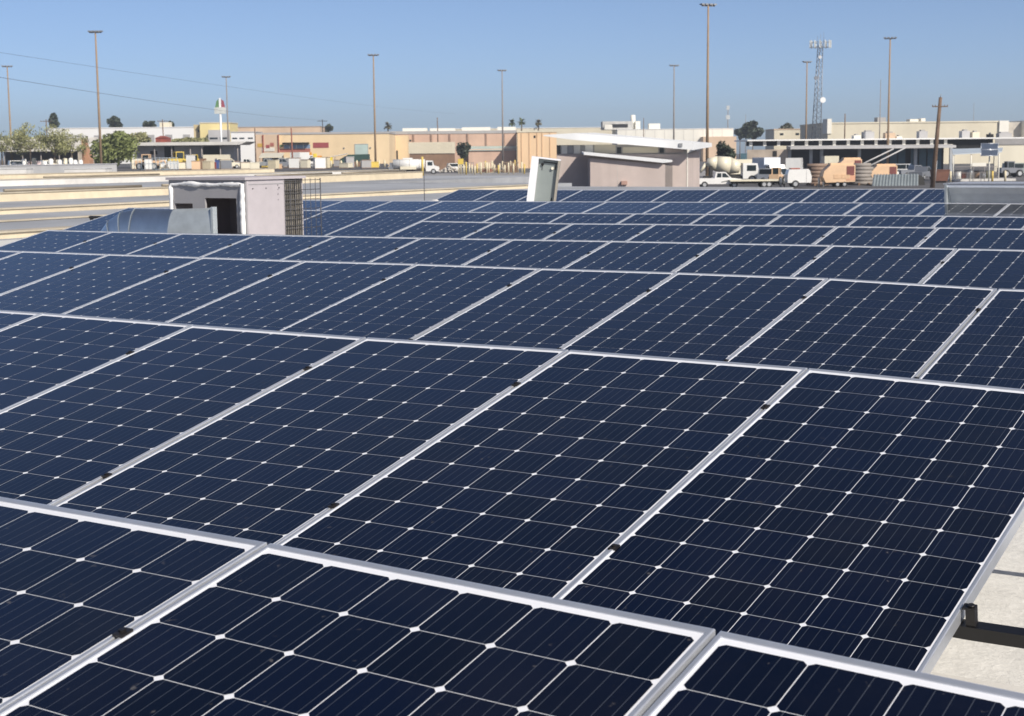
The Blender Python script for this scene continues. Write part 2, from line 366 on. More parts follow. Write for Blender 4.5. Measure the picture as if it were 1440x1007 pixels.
# --- rooftop cooler
Y0 = 13.95
xl, xr = aty(237, 250, Y0).x, aty(345, 252, Y0).x
zt = aty(300, 249.5, Y0).z; D1 = atx(427, 253, xr).y - Y0; Dp = atx(399, 253, xr).y - Y0
W_ = xr-xl; H_ = zt-ROOF
t = thing('rooftop_cooler', 'boxy pinkish white cooler with grey front, dark openings and white foam edging', 'cooler', (xl, Y0, ROOF))
fx = lambda u: aty(u, 290, Y0).x - xl
fz = lambda v: aty(290, v, Y0).z - ROOF
o1 = (fx(245.5), fx(271), fz(308), fz(286.5)); o2 = (fx(288.5), fx(332.5), .06, fz(278.5))
lid = B().box(-.02, W_+.02, -.03, D1+.02, H_-.03, H_).build('lid', M_PINK, t)
fp = B()
zc = H_-.03
fp.box(0, W_, 0, .03, o2[3], zc); fp.box(0, o1[0], 0, .03, .0, o2[3]-.0005); fp.box(o1[0], o1[1], 0, .03, o1[3], o2[3]-.0005); fp.box(o1[0], o1[1], 0, .03, 0, o1[2])
fp.box(o1[1], o2[0], 0, .03, 0, o2[3]-.0005); fp.box(o2[1], W_, 0, .03, 0, o2[3]-.0005); fp.box(o2[0], o2[1], 0, .03, 0, o2[2])
fp.build('front_panel', M_GREYP, t)
B().box(0, .02, .0305, D1, 0, zc).box(.02, W_-.02, D1-.02, D1, 0, zc).box(.02, W_-.02, .0305, D1-.02, 0, .02).build('casing', M_PINK, t)
B().box(W_-.02, W_, .0305, Dp, 0, zc).build('side_panel', M_PINK, t)
b = B().box(W_-.05, W_-.012, Dp+.005, D1-.025, .02, zc-.02); b.build('cooler_pad', M_PAD, t)
b = B()
for k in range(9): b.box(W_-.014, W_-.002, Dp+.01+k*(D1-Dp-.03)/9, Dp+.022+k*(D1-Dp-.03)/9, .02, zc-.02)
for k in range(9): z0 = .05+k*(zc-.1)/8; b.box(W_-.012, W_+.001, Dp+.005, D1-.025, z0, z0+.012)
b.build('louvre_frame', mat('louvre_dark', (.07, .068, .065), .7), t)
b = B(); y2 = D1+.30
for k in range(10):
    z0 = .08+k*(zc-.1)/9; b.cyl((W_+.01, Dp, z0), (W_+.01, y2, z0), .004, n=5)
for k in range(8):
    yy = Dp+k*(y2-Dp)/7; b.cyl((W_+.01, yy, .06), (W_+.01, yy, zc), .004 if k < 7 else .007, n=5)
b.build('wire_guard', M_MESH, t)
# foam bead round the front edge
fr = random.Random(3); b = B()
path = []
for a, c, nn in (((.035, 0), (.035, H_-.07), 26), ((.035, H_-.07), (W_-.05, H_-.075), 34), ((W_-.05, H_-.075), (W_-.05, 0), 26)):
    for i in range(nn): q = i/nn; path.append((a[0]+(c[0]-a[0])*q, a[1]+(c[1]-a[1])*q))
wob = [fr.gauss(0, 1) for _ in range(len(path)+8)]
sm_ = lambda k, L_: sum(wob[k:k+L_])/L_
rings = []
for i, (x, z) in enumerate(path):
    ra = max(.018, .030+.016*sm_(i, 4)); nx = 9
    tx, tz = (0, 1) if i < 26 else ((1, 0) if i < 60 else (0, -1))
    cxp, czp = x+.010*sm_(i, 5)*tz, z+.012*sm_(i+2, 5)*abs(tx)
    rings.append([(cxp-tz*ra*math.cos(2*math.pi*k/nx), -.004-ra*.8*math.sin(2*math.pi*k/nx), czp+tx*ra*math.cos(2*math.pi*k/nx)) for k in range(nx)])
for q in rings: b.v += q
for k in range(len(rings)-1):
    for i in range(9): b.f.append([k*9+i, k*9+(i+1) % 9, (k+1)*9+(i+1) % 9, (k+1)*9+i]); b.m.append(0); b.sm.append(True)
o = b.build('foam_bead', M_FOAM, t); fixn(o.data)
b = B()
for z0, hh in ((.56, .012), (.535, .01), (.505, .012), (.47, .01)):
    zz = H_*z0/.62; b.box(W_-.0005, W_+.0012, Dp-.115, Dp-.105, zz, zz+hh*1.6)
b.build('small_marks', M_MESH, t)
b = B().add([(o2[0]+.02, .2, .02), (o2[0]+.26, .2, .02), (o2[0]+.20, .2, H_*.42), (o2[0]+.02, .22, H_*.3)], [(0, 1, 2, 3)])
b.build('inner_flap', mat('olive_flap', (.22, .21, .15), .8), t)
for yy in (.03, Dp): B().box(W_, W_+.004, yy-.012, yy+.012, .02, zc-.002).build('corner_strip', M_PINK, t)
B().box(W_, W_+.005, .0425, Dp-.0125, zc-.055, zc-.045).build('seam', M_GREYP, t)
for yy in (.12, .35, .58):
    for zz in (.08, zc-.10): B().cyl((W_, yy, zz), (W_+.006, yy, zz), .008, n=8).build('screw', M_MESH, t)
# --- round segmented duct elbow
xd = aty(302, 300, 13.35).x-.02; t = thing('curved_duct', 'round galvanised duct elbow lying in front of the cooler', 'duct', (xd, 13.35, ROOF))
R0 = .40; zc_ = aty(280, 294.5, 13.35).z-ROOF-R0; xbend = aty(196, 297, 13.35).x - xd -.05; RB = .34
def ring(c, dirv, r, n=28, ys=.36):
    side = Vector((0, 1, 0)); up_ = dirv.cross(side)
    return [c+side*(r*ys*math.cos(2*math.pi*i/n))+up_*(r*math.sin(2*math.pi*i/n)) for i in range(n)]
def tube(rs, name, m, par, n=28):
    b = B()
    for q in rs: b.v += [tuple(v) for v in q]
    for k in range(len(rs)-1):
        for i in range(n): b.f.append([k*n+i, k*n+(i+1) % n, (k+1)*n+(i+1) % n, (k+1)*n+i]); b.m.append(0); b.sm.append(True)
    o = b.build(name, m, par); fixn(o.data); return o
xt = aty(246, 297, 13.35).x-xd
tube([ring(Vector((0, 0, zc_+.01)), Vector((-1, 0, 0)), R0+.01, ys=.07), ring(Vector((xt, 0, zc_)), Vector((-1, 0, 0)), R0)], 'transition', M_GALV2, t)
tube([ring(Vector((xt, 0, zc_)), Vector((-1, 0, 0)), R0-.003), ring(Vector((xbend, 0, zc_)), Vector((-1, 0, 0)), R0-.003)], 'straight_section', M_GALV, t)
pr = None
for k in range(6):
    a = math.pi/2*k/5; c = Vector((xbend-RB*math.sin(a), 0, zc_-RB*(1-math.cos(a)))); dv = Vector((-math.cos(a), 0, -math.sin(a)))
    rg = ring(c, dv, R0-.003)
    if pr: 
        tube([pr, rg], 'gore', M_GALV, t)
        tube([[p+(p-pc).normalized()*.006+pd*.006 for p in pr], [p+(p-pc).normalized()*.006-pd*.012 for p in pr]], 'seam', M_GALV2, t)
    pr, pc, pd = rg, c, dv
B().box(-.01, .02, -.035, .035, 0, zc_+R0+.03).build('flange', M_GALV2, t)
c = Vector((xbend-RB, 0, zc_-RB)); tube([ring(c, Vector((0, 0, -1)), R0-.003), ring(Vector((c.x, 0, 0)), Vector((0, 0, -1)), R0-.003)], 'riser', M_GALV, t)
for xx in (-.25, xbend*.75): B().box(xx-.02, xx+.02, -.3, .3, 0, zc_-R0+.06).build('support_leg', M_GALV2, t)
# --- open metal cabinet
p = aty(760, 282, 24.0); wC = .50
t = thing('metal_cabinet', 'open upright metal cabinet leaning on the roof, white frame and grey-green inside', 'cabinet', (p.x-.06, 24.0, ROOF), YA-.1)
t.rotation_euler = (0, .125, YA-.1)
hC = .70-ROOF-.02; MW = mat('white_enamel', (.80, .80, .82), .45, 0, .05, 3); MG = mat('grey_green_enamel', (.24, .27, .26), .5, 0, .08, 3)
B().box(-wC/2, -wC/2+.125, -.1, .12, 0, hC).build('side_frame', MW, t)
B().box(-wC/2+.125, wC/2, -.1, .12, hC-.025, hC).build('top_frame', MW, t)
B().box(wC/2-.03, wC/2, -.1, .12, 0, hC-.0255).build('edge_frame', mat('tan_edge', (.33, .30, .25), .6), t)
B().box(-wC/2+.126, wC/2-.031, -.02, .10, 0, hC-.026).build('back_plate', MG, t)
b = B().box(-wC/2+.21, wC/2-.06, -.026, -.0205, hC-.085, hC-.07).box(wC/2-.075, wC/2-.06, -.026, -.0205, hC-.19, hC-.086).box(wC/2-.085, wC/2-.07, -.026, -.0205, .1, .62)
b.build('gasket', M_DARK, t)
b = B().cyl((-wC/2+.20, -.05, hC-.12), (-wC/2+.20, -.0205, hC-.12), .024, n=10).box(-wC/2+.196, -wC/2+.204, -.03, -.021, hC-.22, hC-.14); b.build('latch', M_DARK, t)
B().cyl((wC/2-.12, -.06, hC-.17), (wC/2-.12, -.0205, hC-.17), .024, n=10).build('knob', mat('cream_knob', (.8, .74, .6), .5), t)
# --- long metal hood on the right
xh = aty(1330, 275, 21.55).x
t = thing('metal_hood', 'long grey galvanised hood with a curved face and flat top lip', 'hood', (xh, 21.52, ROOF))
HZ = aty(1335, 260, 21.5).z-ROOF
pts = [(.0, HZ-.035), (-.03, HZ-.035), (-.03, HZ), (1.0, HZ), (1.0, 0), (.10, 0), (.02, .18)]
cv = [(.02+.20*math.sin(math.pi*q/8), .18+(HZ-.035-.18)*q/8) for q in range(1, 8)]
B().prism(pts[:2]+pts[2:]+cv, .03, 5.2, 'x').build('hood_body', mat('hood_sheet', (.80, .83, .87), .45, .3, .12, 2.5), t); fixn(t.children[0].data)
B().prism([(-.045, HZ+.004), (1.0, HZ+.004), (1.0, 0), (-.03, 0), (-.0, .2)], 0, .0295, 'x').build('end_plate', M_GALV2, t); fixn(t.children[1].data)
B().box(-.02, 5.25, -.035, 1.02, HZ+.005, HZ+.022).build('top_lip', mat('hood_lip', (.60, .61, .63), .45, .6, .08, 3), t)
# --- small vent and rod
p = aty(612, 279, 27.0); t = thing('roof_vent', 'small white roof vent at the end of the back panel row', 'vent', (p.x, 27.0, ROOF))
B().cyl((0, 0, 0), (0, 0, .32), .09, n=14).build('stack', M_WHC, t); B().cyl((0, 0, .33), (0, 0, .44), .17, .05, n=14).build('cap', M_WHC, t); B().cyl((-.3, .1, 0), (-.3, .1, .3), .07, n=12).build('pipe', M_WHC, t)
p = aty(597, 284, 29.0); t = thing('roof_rod', 'thin dark upright rod on the grey roof', 'rod', (p.x, 29.0, ROOF))
B().cyl((0, 0, .03), (0, 0, 1.02), .009, n=6).build('mast', M_MESH, t); B().box(-.08, .08, -.08, .08, 0, .035).build('base', M_MESH, t)

# ================================================================= POLES, TOWER, WIRES
M_POLE = mat('rusty_steel_pole', (.36, .25, .155), .7, .2, .2, .5)
M_POLEG = mat('grey_steel_pole', (.30, .27, .25), .7, .2, .2, .5)
M_LAMP = mat('lamp_housing', (.30, .31, .32), .5, .4, .1, 3)
M_CONC = mat('concrete', (.50, .46, .40), .9, 0, .12, 2)
def light_pole(u, vt, label, m):
    # all masts are the same 24 m: their depth follows from where the tip shows
    d = 200.0
    for _ in range(30): d *= (24.0/(at(u, vt, d).z-G))
    T = BG('light_pole', label, 'light pole', u, d, rnd.uniform(-.5, .5), 'tall yard light poles')
    q = at(u, vt, d); T.e.location = (q.x, q.y, G)
    T.p('mast', m, B().cyl((0, 0, .8), (0, 0, 23.7), .23, .12, n=12))
    T.p('pedestal', M_CONC, B().cyl((0, 0, 0), (0, 0, .8), .55, .5, n=14))
    T.p('crossarm', M_POLEG, B().box(-1.0, 1.0, -.08, .08, 23.62, 23.78))
    for x in (-.92, -.32, .32, .92):
        f = T.p('floodlight', M_LAMP, B().prism([(x-.24, 23.80), (x+.24, 23.80), (x+.20, 23.98), (x-.20, 23.98)], -.34, .34))
light_pole(10, 92, 'tall yard light pole behind the feathery trees', M_POLE)
light_pole(134, 43, 'tall rusty yard light pole in front of the big green bush', M_POLE)
light_pole(318, 107, 'slim far yard light pole right behind the white pylon sign', M_POLEG)
light_pole(525, 76, 'tall rusty yard light pole left of the tank truck', M_POLE)
light_pole(706, 98, 'slim far yard light pole by the cages of yellow posts', M_POLEG)
light_pole(948, 91, 'slim grey yard light pole behind the butterfly roof', M_POLEG)
light_pole(996, 5, 'tallest looking rusty light pole at the corner of the butterfly roof', M_POLE)
light_pole(1135, 86, 'slim yard light pole next to the lattice tower', M_POLE)
light_pole(1252, 52, 'tall rusty yard light pole before the dark shed bays', M_POLE)
M_WOOD = mat('creosote_wood', (.16, .105, .07), .9, 0, .3, 2)
def util_pole(ut, vt, ub, d, label, arm=1.2, arms=1, m=M_WOOD, rb=.19):
    T = BG('utility_pole', label, 'utility pole', ub, d, 0, 'wooden utility poles')
    h = T.z(vt, ut); x1 = T.x(ut)
    T.p('mast', m, B().cyl((0, 0, 0), (x1, 0, h), rb, rb*.65, n=10))
    for a in range(arms):
        z = h-.5-a*.9; xx = x1*z/h; c = T.p('crossarm', m, B().box(xx-arm, xx+arm, -.16, -.05, z-.08, z+.08))
        for q in (-.9, -.45, .45, .9): T.p('insulator', M_LAMP, B().cyl((xx+arm*q, -.1, z+.08), (xx+arm*q, -.1, z+.28), .06, .04, n=8), c)
    return T, h, x1
T, h, x1 = util_pole(1320, 137, 1312, 172, 'leaning dark wooden utility pole beside the carport', .95, 0, rb=.28)
z = T.z(150); xx = x1*z/h; c = T.p('crossarm', M_WOOD, B().box(xx-.85, xx+.85, -.2, -.09, z-.06, z+.06))
for q in (-.82, -.5, .5, .82): T.p('insulator', M_LAMP, B().cyl((xx+q, -.15, z+.06), (xx+q, -.15, z+.22), .07, .05, n=8), c)
T.p('bracket', M_LAMP, B().cyl((x1*.97, 0, h), (x1+.05, 0, h+.35), .035, n=6))
T.p('cable_guard', M_LAMP, B().cyl((.2, -.14, 0), (.2+x1*.3, -.14, h*.3), .05, n=6))
util_pole(68, 168, 68, 430, 'far utility pole with a crossarm left of the dark conical tree', 1.6)
util_pole(231, 168, 232, 430, 'far utility pole behind the flat roofed canopy building', 1.4)
util_pole(455, 168, 456, 470, 'far dark utility pole carrying the wires behind the tan warehouse', 1.5, m=mat('dark_wood', (.06, .06, .06), .9))
util_pole(411, 180, 412, 300, 'reddish utility pole in front of the painted tan warehouse', 1.0, 0, mat('red_wood', (.25, .10, .07), .9))
util_pole(616, 165, 617, 430, 'plain utility pole rising behind the beige container', 1.2, 0)
util_pole(1187, 160, 1187, 360, 'short plain pole before the cream building', .8, 0)
util_pole(905, 166, 905, 560, 'short dark pole by the white rooftop plant room', .8, 0)
util_pole(360, 180, 360, 380, 'plain pole at the left corner of the tan warehouse', .8, 0)
# lattice tower
T = BG('lattice_tower', 'tall steel lattice tower with ring of antennas and white dish', 'tower', 1146, 400)
hT = T.z(62); M_ST = mat('tower_steel', (.24, .25, .27), .5, .6, .15, 1)
def legp(k, q):
    a = [2.5, .3, 4.4][k]; r = 1.45-.75*q; return Vector((T.x(1146+5*q)+r*math.cos(a), r*math.sin(a), hT*q))
for k in range(3): T.p('leg', M_ST, B().cyl(legp(k, 0), legp(k, 1), .13, .09, n=6))
b = B(); NS = 22
for k in range(3):
    for i in range(NS):
        a, c = legp(k, i/NS), legp((k+1) % 3, (i+1)/NS); b.cyl(a, c, .05, n=4, caps=False); b.cyl(legp(k, i/NS), legp((k+1) % 3, i/NS), .045, n=4, caps=False)
T.p('bracing', M_ST, b)
xt_ = T.x(1151)
b = B()
for zz in (0, 1.2):
    for i in range(12):
        a0, a1 = 2*math.pi*i/12, 2*math.pi*(i+1)/12; b.cyl((xt_+2.5*math.cos(a0), 2.5*math.sin(a0), hT-.8+zz), (xt_+2.5*math.cos(a1), 2.5*math.sin(a1), hT-.8+zz), .06, n=4)
for i in range(6): a0 = i*math.pi/3; b.cyl((xt_, 0, hT-.6), (xt_+2.5*math.cos(a0), 2.5*math.sin(a0), hT-.8), .05, n=4)
pf = T.p('platform', M_ST, b)
for i in range(12):
    a0 = 2*math.pi*(i+.5)/12; q = Vector((xt_+2.6*math.cos(a0), 2.6*math.sin(a0), hT-1.0)); T.p('antenna', mat('antenna_grey', (.52, .55, .55), .5), B().box(q.x-.14, q.x+.14, q.y-.1, q.y+.1, q.z, q.z+1.9), pf)
for k in range(3): T.p('whip', M_ST, B().cyl((xt_-.8+k*.8, 0, hT), (xt_-.8+k*.8, 0, hT+2+k*.5), .04, n=5))
def dish(u, v, r, m, nm='dish'):
    x, z = T.x(u), T.z(v); T.p(nm, m, B().cyl((x, -1.6, z), (x, -1.2, z), r, r, n=18).ball((x, -1.2, z), r, 14, 8, sy_=.45)); T.p('dish_arm', M_ST, B().cyl((x, -1.2, z), (x-.2, 0, z), .06, n=5))
dish(1154, 141, .72, mat('white_radome', (.85, .85, .83), .5, 0, .03)); dish(1144, 110, .5, M_ST); dish(1149, 81, .42, mat('grey_radome', (.6, .6, .6), .5))
def mast(u, vt, d, label, r=.12, parts=()):
    T = BG('antenna_mast', label, 'mast', u, d); h = T.z(vt)
    T.p('pole', M_POLEG, B().cyl((0, 0, 0), (0, 0, h), r, r*.4, n=6)); T.p('base', M_CONC, B().box(-.4, .4, -.4, .4, 0, .3))
    for z, w_ in parts: T.p('antenna', mat('antenna_grey', (.52, .55, .55), .5), B().box(-w_, w_, -.2, .2, h*z-.9, h*z+.9))
mast(1236, 112, 330, 'thin whip mast left of the rusty light pole', .14)
mast(1023, 150, 700, 'far slim cell mast beside the white warehouse end', .35, ((.98, .7), (.8, .9)))
mast(1367, 145, 500, 'hair thin far mast behind the cream building', .12)
mast(1048, 160, 620, 'far thin mast rising before the dark trees', .16)
def wire(pts, label, r=.022):
    t = thing('power_line', label, 'wire', tuple(at(*pts[0])), 0); b = B(); o = Vector(at(*pts[0]))
    P = []
    a, c = at(*pts[0]), at(*pts[-1]); sag = pts[1]
    for i in range(41):
        q = i/40; P.append(a.lerp(c, q)-Vector((0, 0, sag*4*q*(1-q)))-o)
    for x, y in zip(P, P[1:]): b.cyl(x, y, r, n=5, caps=False)
    tag(t, label, 'wire', 'overhead power lines'); b.build('conductor', mat('wire_dark', (.10, .10, .11), .6), t)
wire([(-90, 94, 130), .8, (455, 169, 470)], 'lower sagging power line running to the far dark utility pole', .02)
wire([(-90, 60, 130), .8, (640, 160, 560)], 'upper thin power line sagging across the left sky', .013)
# pylon sign
T = BG('pylon_sign', 'white pylon sign with green, white and red emblem on a white post', 'sign', 312.5, 430)
z1, z2, z3 = T.z(160), T.z(151), T.z(139); MWH = mat('sign_white', (.82, .82, .80), .5, 0, .04)
T.p('post', MWH, B().cyl((0, 0, 0), (0, 0, z1), .28, n=12)); T.p('sign_box', mat('sign_pale', (.56, .58, .54), .6), B().box(T.x(304.5), T.x(320.5), -.35, .35, z1, z2))
em = T.p('emblem_blade', MWH, B().prism([(-.3, z2), (.3, z2), (.25, z3+.1), (0, z3+.3), (-.25, z3+.1)], -.2, .2))
T.p('emblem_blade', mat('sign_green', (.12, .26, .10), .5), B().prism([(-1.35, z2), (-.36, z2), (-.40, z3-.1), (-.95, z3-.6)], -.2, .2))
T.p('emblem_blade', mat('sign_red', (.32, .07, .09), .5), B().prism([(.36, z2), (1.35, z2), (.95, z3-.6), (.40, z3-.1)], -.2, .2))
# ================================================================= BUILDINGS
M_CRW = mat('cream_wall', (.66, .60, .46), .85, 0, .06, .15, streak=True)
M_WHW = mat('white_wall', (.80, .77, .68), .8, 0, .05, .15, streak=True)
M_TANW = mat('tan_wall', (.74, .57, .35), .85, 0, .08, .12, streak=True)
M_TANW2 = mat('tan_wall_dark', (.62, .46, .32), .85, 0, .10, .12, streak=True)
M_BRK = mat('pink_brick_wall', (.58, .40, .30), .9, 0, .10, .2, streak=True)
M_ORG = mat('orange_metal_wall', (.78, .55, .33), .8, 0, .06, .15, streak=True)
M_YEL = mat('yellow_wall', (.74, .62, .30), .85, 0, .05, .15, streak=True)
M_RFG = mat('grey_roof_edge', (.42, .41, .40), .7, .2, .1, .2)
M_RFW = mat('white_roof', (.80, .79, .76), .7, 0, .05, .1)
M_GLS = mat('dark_glass', (.02, .03, .035), .08, 0, .2, 2)
M_MIN = mat('pale_green_sheet', (.45, .55, .50), .6, .1, .08, .4)
M_BLU = mat('blue_shutter', (.05, .12, .17), .5, .1, .15, .6)
M_CAN = mat('canopy_grey', (.50, .49, .48), .7, .1, .1, .3)
M_PAVW = mat('mauve_stucco', (.50, .42, .38), .9, 0, .07, .6, streak=True)
M_BAR = mat('brown_fence', (.26, .16, .10), .85, 0, .2, .6)
def shed(name, label, u0, u1, vt, d, depth, wall, roof, rot=0, parapet=.25, cat='building', vb=None):
    T = BG(name, label, cat, (u0+u1)/2, d, rot)
    T.w = (u1-u0)/2*T.k/max(.6, math.cos(rot)); T.h = T.z(vt)
    T.p('wall', wall, B().box(-T.w, T.w, 0, depth, 0, T.h-parapet))
    T.p('roof', roof, B().box(-T.w-.15, T.w+.15, -.15, depth+.15, T.h-parapet+.002, T.h))
    return T
def opening(T, name, m, u0, u1, v0, v1, fm=None, proud=.05, y=0):
    x0, x1, z1, z0 = T.x(u0), T.x(u1), T.z(v0), max(.02, T.z(v1))
    o = T.bx(name, m, x0, x1, y-proud, y+.1, z0, z1)
    if fm:
        f = .12
        T.p('frame', fm, B().box(x0-f, x1+f, y-proud-.06, y+.02, z1+.002, z1+f).box(x0-f, x0-.002, y-proud-.06, y+.02, z0, z1).box(x1+.002, x1+f, y-proud-.06, y+.02, z0, z1), o)
    return o
# far left: open shed with white roof
T = BG('open_shed', 'low open shed with sloping white roof behind the feathery trees', 'building', 50, 330)
w0, w1 = T.x(-20), T.x(115); za, zb = T.z(193), T.z(213)
T.p('roof', mat('chalky_white_roof', (.68, .64, .56), .8, 0, .15, .3), B().prism([(-2, zb), (-2, zb+.3), (14, za), (14, za-.3)], w0, w1, 'x')); fixn(T.e.children[0].data)
T.bx('back_wall', mat('shed_shade', (.16, .14, .12), .9), w0+.3, w1-.3, 12, 12.3, 0, zb+.1)
for i in range(6): T.p('post', M_POLEG, B().cyl((w0+.5+i*(w1-w0-1)/5, -1, 0), (w0+.5+i*(w1-w0-1)/5, -1, zb), .12, n=8))
T.bx('side_wall', M_TAN, w1-.29, w1, -1.5, 11.99, 0, zb-.1)
T = BG('brick_wall', 'orange brown brick wall end with a sloping buttress', 'wall', 120, 300)
T.p('wall', mat('orange_brick', (.45, .24, .14), .9, 0, .12, .8), B().prism([(T.x(116), 0), (T.x(126), 0), (T.x(126), T.z(225)), (T.x(119), T.z(200)), (T.x(118.6), T.z(196)), (T.x(116), T.z(196))], 0, 3)); fixn(T.e.children[0].data)
# long low white building far left
T = shed('warehouse', 'long low white roofed warehouse behind the left trees', 70, 288, 179, 520, 30, M_RFW, M_RFW)
for i in range(8): opening(T, 'door', M_RFG, 84+i*25, 94+i*25, 190, 204)
T.bx('plant_room', M_CRW, T.x(221), T.x(235), 6, 10, T.h+.003, T.z(172))
# yellow building and its neighbours
T = shed('office_building', 'yellow rendered building with a grey lean-to behind the pylon sign', 283, 325, 172, 470, 14, M_YEL, M_CRW)
T.bx('side_wing', mat('yellow_wall_dark', (.62, .50, .28), .85), T.x(272.5), T.x(283)-.01, 2, 12, 0, T.z(175))  # side wing in a darker yellow than the main wall
opening(T, 'window', M_GLS, 278, 281, 182, 186, y=2)
l = T.bx('lean_to', M_CAN, T.x(298), T.x(325), -4, -.06, 0, T.z(183)); T.p('window_strip', M_GLS, B().box(T.x(300), T.x(311), -4.06, -3.9, T.z(196), T.z(193.5)).box(T.x(314), T.x(324), -4.06, -3.9, T.z(196), T.z(193.5)), l)
T = shed('workshop', 'white workshop with a strip of dark windows beside the yellow building', 326, 361, 185, 450, 12, M_RFW, M_CAN)
for a in (328, 338, 350): opening(T, 'window', M_GLS, a, a+7, 193.5, 195.5)
T = shed('warehouse', 'brown roofed warehouse far behind the white workshop', 322, 452, 178, 560, 20, M_TANW2, mat('brown_roof', (.42, .34, .28), .8))
# canopy building
T = BG('canopy_building', 'flat roofed canopy building with dark bays behind the parked equipment', 'building', 262, 330)
zt_, zu = T.z(200), T.z(204.5)
T.p('roof', mat('canopy_roof', (.60, .58, .54), .8, 0, .1, .3), B().prism([(T.x(163), zt_), (T.x(352), zt_), (T.x(342), zu), (T.x(172), zu)], -3.5, 9)); fixn(T.e.children[0].data)
T.bx('wall', mat('grey_block_wall', (.34, .33, .33), .9, 0, .1, .5), T.x(190), T.x(330), 0, 8, 0, zu-.01)
for u0, u1, v0, v1 in ((212, 222, 212, 217), (232, 246, 206, 222), (287, 312, 206, 220)): opening(T, 'bay', M_DARK, u0, u1, v0, v1)
for u in (196, 222, 246, 272, 288, 314, 338): T.p('post', M_POLEG, B().cyl((T.x(u), -2.6, 0), (T.x(u), -2.6, zu), .13, n=8))
T.bx('low_wall', M_CRW, T.x(290), T.x(328), -3.2, -2.9, 0, T.z(218))
T = BG('red_container', 'rust red shed on the bank behind the canopy building', 'shed', 228, 400); T.bx('wall', M_RED, T.x(220), T.x(236), 0, 5, 0, T.z(194)); T.p('roof', M_RED, B().prism([(T.x(219.5), T.z(194)), (T.x(236.5), T.z(194)), (T.x(228), T.z(191))], -.2, 5.2)); fixn(T.e.children[1].data)
# tan warehouse with painted front
T = shed('warehouse', 'long tan warehouse with painted shop front and roll-up door', 361, 548, 186, 400, 24, M_TANW, M_RFG, parapet=.5)
T.bx('shop_wing', M_TANW2, T.x(361), T.x(394), -1.2, -.01, 0, T.z(188.6))  # darker tan puts the shading of this left wall part into its colour
for u in (371.5, 393): T.p('downpipe', M_RED, B().box(T.x(u), T.x(u)+.25, -1.5, -1.25, 0, T.z(189)))
opening(T, 'roller_door', M_MIN, 500, 518, 203.5, 219, M_RFG)
opening(T, 'awning', M_DARK, 399, 436, 200, 202, proud=1.6)
o = opening(T, 'shop_window', mat('shop_glass', (.22, .30, .42), .15), 400, 437, 203, 208.5)
T.p('mullion', M_WHW, B().box(T.x(408), T.x(409), -.12, -.05, T.z(208.5), T.z(203)).box(T.x(417), T.x(418), -.12, -.05, T.z(208.5), T.z(203)).box(T.x(427), T.x(428), -.12, -.05, T.z(208.5), T.z(203)), o)
opening(T, 'painted_panel', mat('maroon_paint', (.30, .06, .06), .7), 441, 463, 200.5, 208); opening(T, 'painted_panel', mat('brick_paint', (.36, .12, .09), .7), 392, 437, 209, 213.5)
opening(T, 'painted_panel', mat('green_paint', (.12, .20, .08), .7), 393, 399, 203, 206)
for i, (u, v, wv, c) in enumerate(((364, 201, 8, 'ochre'), (376, 203, 5, 'maroon_paint'), (382, 200, 5, 'brick_paint'), (370, 207, 18, 'pale'), (430, 214, 9, 'orange'), (441, 216, 5, 'sun'), (447, 219, 6, 'orange'))):
    cc = {'ochre': mat('ochre_paint', (.50, .32, .06), .7), 'maroon_paint': MATS['maroon_paint'], 'brick_paint': MATS['brick_paint'], 'pale': mat('pale_paint', (.66, .63, .55), .7), 'orange': mat('orange_paint', (.70, .28, .02), .7), 'sun': mat('sun_yellow', (.80, .60, .05), .6)}[c]
    T.bx('painted_panel', cc, T.x(u), T.x(u+wv), -1.30 if u < 392 else -.08, -1.19 if u < 392 else .1, T.z(v+5), T.z(v))
for u in (484, 521): T.bx('wall_lamp', M_LAMP, T.x(u), T.x(u+1.5), -.3, -.002, T.z(209), T.z(207.5))
# brick warehouse with pilasters
T = shed('warehouse', 'pink brick warehouse with dark pilasters and pale roof edge', 545, 727, 184, 430, 30, M_BRK, M_RFG, parapet=.8)
for u in (557, 581, 606, 632, 657, 683, 708): T.bx('pilaster', mat('dark_pilaster', (.30, .20, .15), .9), T.x(u), T.x(u+2.2), -.25, -.002, 0, T.z(188))
for u in (545, 573): opening(T, 'window', M_GLS, u, u+6, 196, 198.5)
T.bx('entry_wing', M_TANW, T.x(530), T.x(576), -6, -.26, 0, T.z(190)); T.bx('doorway', M_DARK, T.x(544), T.x(562), -6.05, -5.9, .02, T.z(211))
T.bx('notice', M_WHW, T.x(560), T.x(564), -.12, -.003, T.z(200), T.z(195.5))
for u0, u1, vt in ((566, 600, 179.5), (604, 640, 180), (650, 690, 179), (700, 726, 179)):
    T.bx('roof_monitor', M_WHW, T.x(u0), T.x(u1), 3, 9, T.h+.003, T.z(vt))
T.bx('annex', M_BRK, T.x(660), T.x(727)-.3, -7, -.26, 0, T.z(210)); T.p('annex_roof', M_MIN, B().prism([(-7.4, T.z(211.5)), (-.26, T.z(206)), (-.26, T.z(206.8)), (-7.4, T.z(212.2))], T.x(659), T.x(727), 'x'))
T = shed('metal_shed', 'bright orange ribbed metal end wall of the long shed', 728, 783, 184, 415, 26, M_ORG, M_CRW, rot=.0, parapet=.4)
for u in (733, 744, 755, 762, 773): T.bx('rib', mat('orange_rib', (.52, .34, .20), .8), T.x(u), T.x(u+.9), -.12, -.002, 0, T.z(187))
T.bx('vent', M_DARK, T.x(751), T.x(753.5), -.1, -.003, T.z(194), T.z(190.5))
T = BG('container', 'beige container on a brown plank base before the brick warehouse', 'container', 607, 372)
